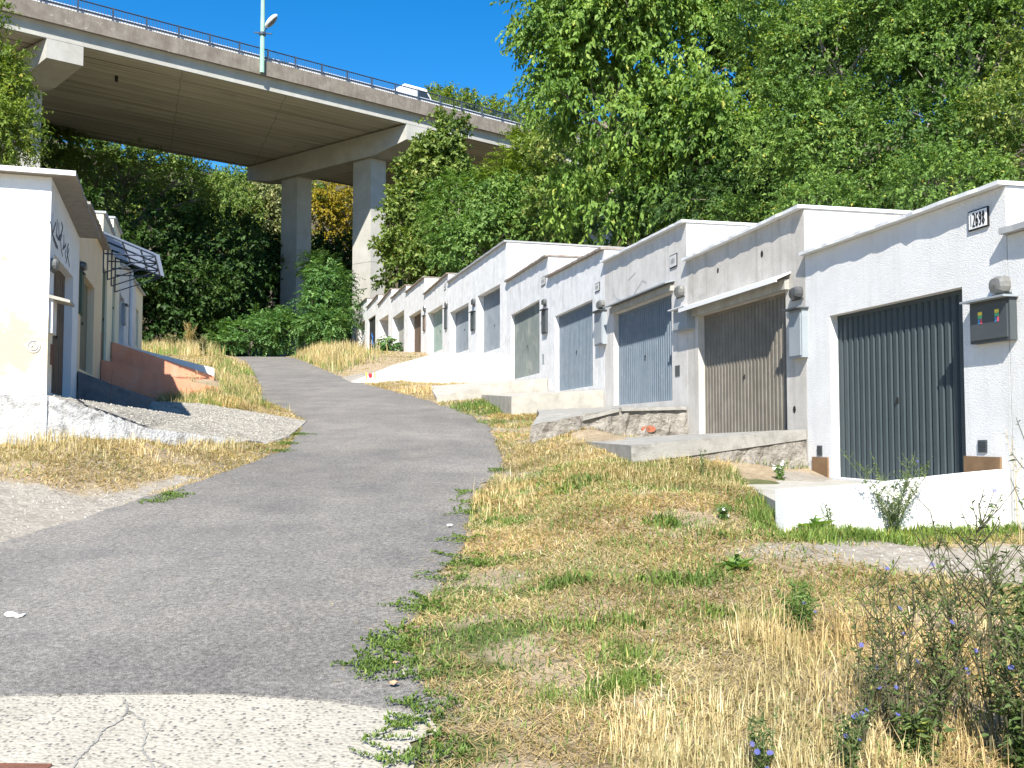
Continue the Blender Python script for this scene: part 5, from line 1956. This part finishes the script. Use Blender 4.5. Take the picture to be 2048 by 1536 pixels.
class Blades:
    def __init__(s):
        s.a = []

    def add(s, P, Hh, Wd, lean, ang, tint, curl=.5):
        s.a.append(blade_arrays(P, Hh, Wd, lean, ang, np.clip(tint, 0, 1), curl))

    def build(s, name, mat, label, cat):
        off = 0
        V, Fc, lt, tn = [], [], [], []
        for v, f, l, t in s.a:
            V.append(v)
            Fc.append(f + off)
            lt.append(l)
            tn.append(t)
            off += len(v)
        o = np_mesh(name, np.concatenate(V), np.concatenate(Fc), np.concatenate(lt), mat, None, np.concatenate(tn))
        kind(o, 'stuff')
        return tag(o, label, cat)


def U(a, b, n):
    return rng.uniform(a, b, n)


dry, grn, tall, cov = Blades(), Blades(), Blades(), Blades()


def wscale(y):
    return np.clip(.0035 + y * .00052, .0045, .03)


# lying straw mat and short upright stubble, right verge near
for (n, x0, x1, y0, y1, pw) in ((150000, -.9, 5.8, 3.6, 12, 1.15), (75000, -.5, 5, 11, 22, 1.3), (26000, -6.5, 1.5, 21, 36, 1.0), (26000, -17, -4, 36, 66, 1),
                                (90000, -9.5, -3.6, 9.4, 21, 1.0), (30000, -10, -4.8, 4.5, 9.6, 1.0), (26000, -13, -4.3, 20, 36, 1), (16000, -24, -12, 36, 66, 1)):
    x, y = sample(n, x0, x1, y0, y1, pw)
    x, y = clean(x, y, -.02)
    g1, g2 = bound(x, y)
    bare = np.clip(np.sin(x * 1.9 + 2.2 * np.sin(y * 1.3)) * np.sin(y * 2.3 + 1.4 * np.sin(x * 2.1)) * 1.7 - .25, 0, .9)
    keep = rng.random(len(x)) > np.maximum(np.maximum(g2 * 1.25, g1 * .6), bare)
    x, y, g1 = x[keep], y[keep], g1[keep]
    m = len(x)
    patch = .5 + .5 * np.sin(x * 2.1 + 1.3 * np.sin(y * 1.7)) * np.sin(y * 2.4 + x)
    lying = rng.random(m) < .75
    L_ = np.where(lying, U(.05, .16, m), U(.015, .06, m)) * np.where(y > 20, 1.5, 1)
    lean = np.where(lying, U(1.25, 1.54, m), U(.1, .95, m))
    fine = np.sin(x * 6.3 + 2 * np.sin(y * 5.1)) * np.sin(y * 7.7 + 1.5 * np.sin(x * 4.9))
    dry.add(pts3(x, y, .004), L_, wscale(y) * U(.8, 1.3, m), lean, U(0, 2 * PI, m) , .16 + .42 * patch + .16 * fine + rng.normal(0, .22, m), .15)
# scattered greenish blades
for (n, x0, x1, y0, y1) in ((110000, -.8, 5.8, 3.6, 13), (36000, -.5, 5, 12, 24), (16000, -16, -4, 24, 64), (14000, -9, -3.6, 9.4, 21), (9000, -20, -4.3, 20, 60)):
    x, y = sample(n, x0, x1, y0, y1)
    x, y = clean(x, y, -.03)
    g1, g2 = bound(x, y)
    patch = .5 + .5 * np.sin(x * 3.1 + 2 * np.sin(y * 1.1) + 1) * np.sin(y * 2.9 - x)
    band = ellipse_px([(1150, 1170, 1.2, .5), (1450, 1150, 1.3, .5), (1250, 1240, 1.1, .35), (1600, 1110, 1.2, .3), (1100, 1290, .5, .3), (1400, 1080, .8, .3), (1150, 960, 1.2, 1), (1050, 1400, .5, .2)], x, y)
    keep = (rng.random(len(x)) < .10 + .5 * patch * patch + .35 * band) & (rng.random(len(x)) > g2 * 1.3)
    x, y = x[keep], y[keep]
    m = len(x)
    grn.add(pts3(x, y), U(.03, .10, m), wscale(y) * U(.9, 1.5, m), U(.3, 1.35, m), U(0, 2 * PI, m), .50 + rng.normal(0, .2, m))
# green patches: denser, finer, creeping
for (n, x0, x1, y0, y1) in ((170000, -1.1, 5.6, 3.6, 12.5), (45000, -2, 4.5, 12, 27), (26000, -9, -3.6, 9, 36)):
    x, y = sample(n, x0, x1, y0, y1)
    x, y = clean(x, y, -.12)
    g1, g2 = bound(x, y)
    keep = rng.random(len(x)) < np.clip(g1 * 1.4 - .5, 0, .9)
    x, y, g1 = x[keep], y[keep], g1[keep]
    m = len(x)
    hgt = np.where(x < np.interp(y, RE_Y, RE_X) + .9, U(.02, .065, m), U(.04, .16, m))
    cov.add(pts3(x, y), hgt, wscale(y) * U(1.1, 1.9, m), U(.2, 1.4, m), U(0, 2 * PI, m), .50 + .2 * np.sin(x * 5 + y * 4) + rng.normal(0, .24, m))
# creeping runners over the asphalt's edge
edge_pts = [(830, 1215), (850, 1230), (760, 1300), (745, 1335), (775, 1350), (800, 1330), (800, 1290), (830, 1270), (790, 1315), (850, 1350), (880, 1205), (930, 1120), (935, 1085), (850, 1445), (840, 1470), (855, 1500), (830, 1525), (880, 1420), (985, 945), (940, 1010),
            (930, 1030), (940, 990), (900, 1160), (955, 1140), (560, 890), (590, 872), (540, 905), (315, 1000), (335, 992), (290, 1008)]
for (u, v) in edge_pts:
    c = ground_at(u, v)
    for _ in range(8):
        a0 = R.uniform(PI * .6, PI * 1.4) if u > 700 else R.uniform(-.6, .6)
        st = np.array([c.x + R.uniform(-.12, .2), c.y + R.uniform(-.12, .12)])
        ln = R.uniform(.08, .30)
        m = int(ln * 170)
        t = np.linspace(0, 1, m)
        a = a0 + R.uniform(-.9, .9) * t
        x = st[0] + np.cumsum(np.cos(a)) * ln / m
        y = st[1] + np.cumsum(np.sin(a)) * ln / m
        P = np.stack([x, y, H(x, y) + .026 + .012 * np.abs(np.sin(t * 9))], 1)
        cov.add(P, U(.018, .045, m), U(.007, .013, m), U(.7, 1.5, m), U(0, 2 * PI, m), .42 + rng.normal(0, .22, m))
# taller straw: bottom right, in front of the ramps, along walls, far verges


def tufts(px, nb, hh, spread, lean=.55, wmul=1.0, b=None, tint=.55):
    for (u, v) in px:
        c = ground_at(u, v)
        n = int(nb * R.uniform(.7, 1.3))
        x = c.x + rng.normal(0, spread, n)
        y = c.y + rng.normal(0, spread, n)
        x, y = clean(x, y, 0, .0)
        n = len(x)
        if n == 0:
            continue
        tt = tint + R.uniform(-.22, .18)
        (b or tall).add(pts3(x, y), U(hh * .45, hh * 1.15, n), wscale(y) * U(.7, 1.1, n) * wmul, np.abs(rng.normal(0, lean, n)), U(0, 2 * PI, n), tt + rng.normal(0, .2, n), .6)


big = [(R.uniform(1380, 2060), R.uniform(1340, 1570)) for _ in range(40)]
tufts(big, 30, .21, .10, .7)
tufts([(R.uniform(1560, 2060), R.uniform(1250, 1420)) for _ in range(36)], 40, .20, .12, 1.15)
tufts([(1560, 1300), (1590, 1330), (1490, 1290), (1690, 1290)], 26, .42, .06, .6)
tufts([(R.uniform(1200, 1600), R.uniform(1400, 1570)) for _ in range(30)], 45, .15, .08, .45, 1, None, .8)
tufts([(R.uniform(1250, 1560), R.uniform(1230, 1270)) for _ in range(12)], 50, .10, .10, .4, 1, None, .75)
tufts([(R.uniform(1130, 1560), R.uniform(925, 985)) for _ in range(34)], 50, .15, .18, .75)
tufts([(R.uniform(1010, 1300), R.uniform(880, 960)) for _ in range(30)], 50, .12, .2, .8)
tufts([(R.uniform(945, 1100), R.uniform(950, 1030)) for _ in range(16)], 34, .18, .1, .6)
tufts([(935, 1000), (940, 1015), (930, 985)], 34, .38, .05, .75)
tufts([(R.uniform(0, 110), R.uniform(870, 900)) for _ in range(26)], 50, .30, .16, .4)
tufts([(R.uniform(100, 480), R.uniform(865, 905)) for _ in range(34)], 60, .20, .22, .9)
tufts([(R.uniform(0, 520), R.uniform(890, 960)) for _ in range(40)], 45, .09, .25, 1.0)
tufts([(R.uniform(290, 420), R.uniform(690, 712)) for _ in range(40)], 60, .75, .5, .3, 1.1)
tufts([(R.uniform(290, 420), R.uniform(690, 712)) for _ in range(30)], 60, .6, .5, .4, 1.1, grn, .6)
tufts([(R.uniform(420, 490), R.uniform(725, 800)) for _ in range(40)], 50, .35, .3, .5, 1.0)
tufts([(R.uniform(420, 500), R.uniform(725, 810)) for _ in range(36)], 50, .30, .3, .5, 1.0, grn, .55)
tufts([(R.uniform(300, 500), R.uniform(775, 815)) for _ in range(44)], 46, .24, .22, .5, 1.0)
tufts([(R.uniform(300, 500), R.uniform(775, 815)) for _ in range(24)], 46, .20, .22, .5, 1.0, grn, .6)
tufts([(R.uniform(590, 712), R.uniform(690, 735)) for _ in range(60)], 60, .7, .6, .35, 1.2)
tufts([(R.uniform(600, 712), R.uniform(700, 735)) for _ in range(30)], 60, .4, .6, .35, 1.2, grn, .6)
tufts([(R.uniform(640, 900), R.uniform(730, 790)) for _ in range(50)], 40, .22, .4, .6, 1.0)
tufts([(R.uniform(900, 1190), R.uniform(806, 828)) for _ in range(44)], 60, .16, .25, .6, 1.0, cov, .5)
tufts([(R.uniform(1580, 2000), R.uniform(1050, 1085)) for _ in range(50)], 60, .13, .10, .7, 1.0, cov, .6)
tufts([(R.uniform(1490, 1640), R.uniform(950, 1000)) for _ in range(18)], 50, .17, .10, .6, 1.0, cov, .6)
tufts([(R.uniform(1500, 1590), R.uniform(1000, 1060)) for _ in range(14)], 50, .17, .08, .5, 1.0, cov, .6)
tufts([(1240, 1300), (1265, 1320), (1245, 1365), (1270, 1375), (1230, 1380), (1180, 1405), (1100, 1400), (985, 1045), (1015, 1050), (1330, 1045), (1450, 1020), (1600, 1180), (1560, 1240)], 110, .10, .05, .7, 1.0, cov, .6)
x = U(-5, 0, 1500)
y = U(5.6, 30, 1500)
le = np.interp(y, LE_Y, LE_X)
re = np.interp(y, RE_Y, RE_X)
q = rng.random(1500)
x = np.where(q < .75, re - np.abs(rng.normal(0, .35, 1500)), le + np.abs(rng.normal(0, .3, 1500)))
x = np.where(q > .9, le + (re - le) * rng.random(1500), x)
dry.add(np.stack([x, y, np.interp(y, ZR_Y, ZR_Z) + .027], 1), U(.03, .12, 1500), U(.003, .006, 1500), U(1.45, 1.56, 1500), U(0, 2 * PI, 1500), U(.3, .9, 1500), .02)
tufts([(R.uniform(1440, 1620), R.uniform(930, 965)) for _ in range(24)], 50, .14, .14, .7, 1, cov, .6)
tufts([(R.uniform(1440, 1620), R.uniform(930, 965)) for _ in range(20)], 50, .16, .14, .7)
tufts([(R.uniform(1190, 1290), R.uniform(868, 890)) for _ in range(20)], 50, .12, .16, .8)
dry.build('dry_grass', 'blade_straw', 'sun-bleached mown grass lying on the verges on both sides of the road', 'dry grass')
grn.build('grass', 'blade_green', 'thin fading green grass blades scattered through the straw', 'grass')
tall.build('tall_dry_grass', 'blade_straw', 'longer dry straw-coloured grass standing in tufts', 'tall grass')
cov.build('ground_cover', 'blade_weed', 'low green creeping weeds spreading over the asphalt edge and verge', 'ground cover')

# loose stones on the gravel and along the asphalt
x, y = sample(9000, -8.5, 5.5, 4.5, 14)
x, y = clean(x, y, -.05)
g1, g2 = bound(x, y)
k = rng.random(len(x)) < np.clip(g2 * 1.2 - .1, .03, 1)
x, y = x[k], y[k]
dx, dy, dz = [], [], []
for _ in range(3500):
    a, b = R.uniform(-7.6, -4.1), R.uniform(13.6, 20.8)
    zz = drive_z(a, b)
    if zz is not None:
        dx.append(a)
        dy.append(b)
        dz.append(zz + .003)
m = len(x) + len(dx)
P = np.concatenate([pts3(x, y, .0), np.stack([dx, dy, dz], 1)])
r_ = U(.006, .022, m)[:, None]
cube = np.array([[1, 0, -.3], [-.5, .87, -.3], [-.5, -.87, -.3], [.4, .3, .7], [-.5, .1, .6]])
ang = U(0, 2 * PI, m)
ca, sa = np.cos(ang)[:, None], np.sin(ang)[:, None]
V = np.zeros((m, 5, 3))
V[:, :, 0] = P[:, 0:1] + r_ * (cube[:, 0] * ca - cube[:, 1] * sa)
V[:, :, 1] = P[:, 1:2] + r_ * (cube[:, 0] * sa + cube[:, 1] * ca)
V[:, :, 2] = P[:, 2:3] + r_ * cube[:, 2]
tri = np.array([[0, 1, 3], [1, 4, 3], [1, 2, 4], [2, 0, 3], [2, 3, 4]]).ravel()
Fc = (np.arange(m)[:, None] * 5 + tri).ravel()
o = np_mesh('gravel', V.reshape(-1, 3), Fc, np.full(m * 5, 3, np.int32), 'pale_concrete')
kind(o, 'stuff')
tag(o, 'loose pale gravel on the bare ground beside the asphalt', 'gravel')


# ------------------------------------------------------------------ single weeds, each a plant of its own
def flower_mesh(r, mat):
    mb = MB()
    n = 12
    for i in range(n):
        t = 2 * PI * i / n
        a, b = t - .2, t + .2
        mb.add([(0, 0, 0), (r * .8 * math.cos(a), r * .8 * math.sin(a), r * .15), (r * math.cos(t), r * math.sin(t), r * .1), (r * .8 * math.cos(b), r * .8 * math.sin(b), r * .15)], [(0, 1, 2, 3)])
    me = bpy.data.meshes.new('flower')
    me.from_pydata(mb.v, [], mb.f)
    me.materials.append(MATS[mat])
    return me


BLUE = flower_mesh(.012, 'petal_blue')
WHITE = flower_mesh(.02, 'petal_white')


def weed(name, label, cat, u, v, vtop, stems=5, lean=.25, branch=9, leaf=(.05, .012, 4), stem='stem_dark', leafm='leaf_weed', flowers=0, fm=None, group=None, seed=0, thick=.004, du=0, base_leaves=0, low=.25):
    rr = random.Random(seed)
    c = ground_at(u, v)
    top = hz(vtop, c.y)
    h = max(.15, top - c.z)
    root = thing(name, label, cat, c, group)
    mb = MB()
    P, D, N, Ls, tn = [], [], [], [], []
    tips = []
    for s in range(stems):
        ang = rr.uniform(0, 2 * PI)
        hh = h * (rr.uniform(.6, 1.0) if s else 1.0)
        ln = rr.uniform(.1, lean) * hh
        p0_ = c + Vector((rr.uniform(-.05, .05) * h, rr.uniform(-.05, .05) * h, -.03))
        pts = []
        nseg = 7
        bend = Vector((math.cos(ang), math.sin(ang), 0)) * ln + Vector((du * c.y / 1900, 0, 0))
        for k in range(nseg + 1):
            t = k / nseg
            pts.append(p0_ + Vector((0, 0, hh * t)) + bend * t ** 1.5 + Vector((rr.uniform(-1, 1), rr.uniform(-1, 1), 0)) * .012 * h * (k > 0))
        mb.tube(pts, [thick * (1.15 - .8 * k / nseg) for k in range(nseg + 1)], 4, cap=False)
        tips.append(pts[-1])
        for b in range(branch):
            t = rr.uniform(low, 1.0)
            k = min(nseg - 1, int(t * nseg))
            q = pts[k].lerp(pts[k + 1], t * nseg - k)
            a2 = rr.uniform(0, 2 * PI)
            bl = h * rr.uniform(.12, .32) * (1.25 - t * .7)
            e = q + Vector((math.cos(a2) * bl * .65, math.sin(a2) * bl * .65, bl * .75))
            m_ = q.lerp(e, .5) + Vector((0, 0, -.06 * bl))
            mb.tube([q, m_, e], [thick * .55, thick * .45, thick * .3], 3, cap=False)
            tips.append(e)
            for _ in range(leaf[2]):
                tt = rr.random()
                P.append(q.lerp(e, tt))
                D.append((rr.gauss(0, 1), rr.gauss(0, 1), rr.gauss(.3, .6)))
                N.append((rr.gauss(0, .6), rr.gauss(0, .6), 1))
                Ls.append(leaf[0] * rr.uniform(.5, 1.2))
                tn.append(min(1, max(0, rr.gauss(.45, .2))))
        for _ in range(leaf[2] * 3):
            t = rr.random() * .9
            k = min(nseg - 1, int(t * nseg))
            P.append(pts[k].lerp(pts[k + 1], t * nseg - k))
            D.append((rr.gauss(0, 1), rr.gauss(0, 1), rr.gauss(.3, .5)))
            N.append((rr.gauss(0, .6), rr.gauss(0, .6), 1))
            Ls.append(leaf[0] * rr.uniform(.7, 1.7) * (1.3 - .6 * t))
            tn.append(min(1, max(0, rr.gauss(.45, .2))))
    for _ in range(base_leaves):
        a2 = rr.uniform(0, 2 * PI)
        P.append(c + Vector((0, 0, .01)))
        D.append((math.cos(a2), math.sin(a2), rr.uniform(.15, .9)))
        N.append((0, 0, 1))
        Ls.append(leaf[0] * rr.uniform(1.5, 3))
        tn.append(rr.uniform(.3, .8))
    mb.build('stem', stem, root)
    if P:
        Ls = np.array(Ls)
        V, Fc, lt, tq = leaf_arrays(np.array([[*p] for p in P]), np.array(D), np.array(N), Ls, Ls * leaf[1] / leaf[0], np.array(tn))
        np_mesh('foliage', V, Fc, lt, leafm, root, tq, c)
    rr.shuffle(tips)
    for p in tips[:flowers]:
        o = bpy.data.objects.new('flower', fm)
        link(o, root)
        o.location = p - c
        o.rotation_euler = (rr.uniform(.3, 1.3), rr.uniform(-.5, .5), rr.uniform(-.6, .6))
        k = rr.uniform(.8, 1.3)
        o.scale = (k, k, k)
    return root


weed('chicory_plant', 'tall dark branching weed at the right edge rising above the white wall', 'weed', 2030, 1470, 850, 4, .26, 15, (.042, .013, 4), flowers=1, fm=BLUE, seed=1, thick=.006)
weed('chicory_plant', 'dark bare-stemmed weed just left of the tallest one, leaning left', 'weed', 1990, 1500, 1085, 4, .3, 13, (.035, .011, 4), flowers=3, fm=BLUE, seed=2, thick=.0055, du=-120)
weed('chicory_plant', 'chicory with a clump of upright dark stems and blue flowers, third from the right edge', 'weed', 1800, 1480, 1125, 6, .16, 14, (.035, .011, 4), flowers=4, fm=BLUE, seed=3, thick=.005)
weed('chicory_plant', 'thin chicory with two blue flowers near its top before the sandy path', 'weed', 1765, 1440, 1130, 4, .14, 11, (.03, .01, 3), flowers=3, fm=BLUE, seed=4, thick=.004)
weed('chicory_plant', 'many-branched dark weed between the chicory clump and the leaning weed', 'weed', 1885, 1490, 1120, 5, .26, 15, (.04, .013, 5), flowers=3, fm=BLUE, seed=5, thick=.005)
weed('chicory_plant', 'low chicory at the bottom edge with several pale blue flowers', 'weed', 1700, 1545, 1390, 8, .4, 10, (.03, .009, 4), 'stem_green', flowers=6, fm=BLUE, seed=6, thick=.0035)
weed('chicory_plant', 'low chicory at the bottom edge left of the straw tufts', 'weed', 1530, 1560, 1420, 6, .4, 9, (.03, .009, 4), 'stem_green', flowers=5, fm=BLUE, seed=7, thick=.0035)
weed('bushy_weed', 'bright green bushy herb standing alone in the straw with bluish tops', 'weed', 1600, 1275, 1165, 13, .4, 10, (.045, .010, 7), 'stem_green', 'leaf_weed_bright', 5, BLUE, seed=8, thick=.004, low=.05)
weed('bushy_weed', 'airy green weed growing against the middle of the low white wall', 'weed', 1785, 1072, 905, 16, 1.1, 14, (.032, .011, 6), 'stem_green', 'leaf_weed', 3, BLUE, seed=9, thick=.004)
weed('bushy_weed', 'thin weed against the white wall right of the airy one', 'weed', 1890, 1060, 960, 5, .4, 9, (.024, .008, 4), 'stem_green', 'leaf_weed', 0, None, seed=10, thick=.0035)
weed('bushy_weed', 'small weed against the left part of the white wall', 'weed', 1660, 1062, 975, 4, .4, 8, (.024, .008, 4), 'stem_green', 'leaf_weed', 0, None, seed=11, thick=.0035)
weed('bushy_weed', 'grey-green leafy shrubby weed at the right edge behind the tall stems', 'weed', 2025, 1330, 1060, 6, .4, 9, (.055, .022, 6), 'stem_green', 'leaf_weed', 0, None, seed=12, thick=.005, low=.1)
weed('bushy_weed', 'shady leafy weed filling the bottom right corner', 'weed', 2050, 1545, 1330, 8, .55, 10, (.06, .02, 6), 'stem_dark', 'leaf_weed', 0, None, seed=13, thick=.005, low=.05)
weed('bushy_weed', 'dark leafy weed at the foot of the chicory clump', 'weed', 1835, 1520, 1400, 12, .6, 10, (.055, .016, 6), 'stem_dark', 'leaf_weed', 2, BLUE, seed=14, thick=.004, low=.05)
weed('yarrow_plant', 'white-flowering weed by the left end of the low white wall', 'weed', 1560, 960, 918, 9, .5, 5, (.04, .012, 5), 'stem_green', 'leaf_weed_bright', 12, WHITE, seed=15, thick=.003)
weed('yarrow_plant', 'small white-flowering weed in the straw below the grey slab', 'weed', 1448, 1040, 1005, 7, .5, 5, (.04, .012, 5), 'stem_green', 'leaf_weed_bright', 5, WHITE, seed=16, thick=.003)
weed('thistle', 'thin dark upright weed in front of the grey ramp slab', 'weed', 1404, 955, 895, 2, .1, 9, (.03, .01, 5), 'stem_green', 'leaf_weed', 0, None, seed=17, thick=.005)
weed('dock_plant', 'broad-leaved green rosette in the middle of the verge', 'weed', 1470, 1140, 1128, 1, .1, 2, (.07, .03, 4), 'stem_green', 'leaf_weed_bright', 0, None, seed=18, base_leaves=16)
weed('dock_plant', 'broad-leaved rosette at the foot of the low white wall', 'weed', 1625, 1060, 1040, 2, .1, 2, (.08, .035, 5), 'stem_green', 'leaf_weed_bright', 0, None, seed=19, base_leaves=18)
weed('dead_stalk', 'single reddish dead stalk in front of the nearest left garage', 'weed', 213, 862, 735, 1, .03, 3, (.02, .006, 2), 'rust', 'leaf_weed', 0, None, seed=20, thick=.006)
weed('dead_stalk', 'tall bent straw stalk over the low white wall near the right edge', 'weed', 2040, 1090, 850, 2, .3, 5, (.03, .006, 3), 'stem_straw', 'leaf_weed', 0, None, seed=21, thick=.004, du=-30)
for k, (u, v, vt) in enumerate([(380, 700, 645), (345, 705, 665), (405, 712, 668)]):
    weed('wild_weed', ['tall pale feathery weed at the end of the left row', 'shorter pale weed left of the tallest feathery one', 'green weed between the tall feathery one and the road'][k], 'weed',
         u, v, vt, 14, .4, 10, (.12, .03, 4), 'stem_straw', 'leaf_gold' if k < 1 else 'leaf_weed', 0, None, seed=30 + k, thick=.012)
weed('wild_weed', 'thin dry weeds before the lit part of the salmon ramp wall', 'weed', 385, 785, 735, 9, .5, 5, (.05, .01, 2), 'stem_straw', 'leaf_weed', 0, None, seed=35, thick=.008)

weed('chicory_plant', 'tall slender weed with bare twigs between the leaning weed and the right edge', 'weed', 1950, 1450, 1010, 4, .25, 13, (.035, .011, 4), flowers=1, fm=BLUE, seed=41, thick=.005)
weed('chicory_plant', 'wiry low weed left of the chicory clump at the edge of the golden straw', 'weed', 1730, 1500, 1210, 5, .3, 11, (.03, .01, 4), flowers=2, fm=BLUE, seed=42, thick=.004)
weed('chicory_plant', 'dark twiggy weed at the right edge just above the bottom corner', 'weed', 2050, 1540, 1150, 6, .35, 14, (.045, .014, 6), flowers=1, fm=BLUE, seed=43, thick=.0055)
# ------------------------------------------------------------------ small things on the ground


def flat_patch(name, label, cat, outline, mat, dz=.030, group=None):
    pts = []
    for u, v in outline:
        d = ray(u, v)
        k = 6.0
        for _ in range(8):
            z = float(np.interp(d.y * k, ZR_Y, ZR_Z)) + dz
            k = (z - EYE) / d.z
        pts.append(Vector((d.x * k, d.y * k, EYE + d.z * k)))
    c = sum(pts, Vector()) / len(pts)
    mb = MB()
    n = len(pts)
    lo = [p - Vector((0, 0, .006)) for p in pts]
    mb.add(pts + lo, [tuple(range(n))] + [(i, i + n, (i + 1) % n + n, (i + 1) % n) for i in range(n)])
    return tag(mb.build(name, mat, origin=c), label, cat, group)


flat_patch('paint_splash', 'larger white paint splash on the asphalt at the left edge', 'paint splash', [(8, 1228), (14, 1223), (24, 1222), (30, 1225), (36, 1227), (34, 1231), (24, 1231), (14, 1232)], 'paint_bright_white')
flat_patch('paint_splash', 'smaller stretched white paint splash right of the larger one', 'paint splash', [(30, 1233), (38, 1229), (52, 1226), (46, 1231), (36, 1234)], 'paint_bright_white')
mb = MB()
a, b = at_z(-120, 1530, .02), at_z(104, 1533, .02)
a.z, b.z = .02, .02
d = (b - a).normalized()
nn = Vector((-d.y, d.x, 0))
mb.hexa([a - nn * .05, b - nn * .05, b - nn * .006, a - nn * .006] + [p + Vector((0, 0, .006)) for p in (a - nn * .05, b - nn * .05, b - nn * .006, a - nn * .006)])
mb.hexa([a - nn * .006, b - nn * .006, b, a] + [p + Vector((0, 0, .014)) for p in (a - nn * .006, b - nn * .006, b, a)])
tag(mb.build('iron_bar', 'rust', origin=a), 'rusty iron angle bar lying at the bottom left corner', 'iron bar')


def dead_leaf(u, v, r, label, mat='dead_leaf'):
    c = ground_at(u, v) + Vector((0, 0, .03))
    mb = MB()
    n = 9
    a0 = R.uniform(0, 6)
    ring_ = []
    for i in range(n):
        t = 2 * PI * i / n
        rr = r * (1 + .35 * math.cos(t)) * R.uniform(.75, 1.1)
        ring_.append(c + Vector((rr * math.cos(t + a0), rr * .6 * math.sin(t + a0), R.uniform(0, .022))))
    mb.add(ring_ + [c + Vector((0, 0, .004))], [(i, (i + 1) % n, n) for i in range(n)])
    return tag(mb.build('fallen_leaf', mat, origin=c), label, 'leaf', 'fallen leaves on the asphalt')


dead_leaf(786, 1380, .035, 'curled brown fallen leaf on the asphalt beside the lowest green creeper')
dead_leaf(900, 1058, .03, 'pale fallen leaf on the asphalt near the right edge, farthest up the road', 'petal_white')
dead_leaf(788, 1338, .03, 'brown fallen leaf caught on the tip of the big green creeper patch')
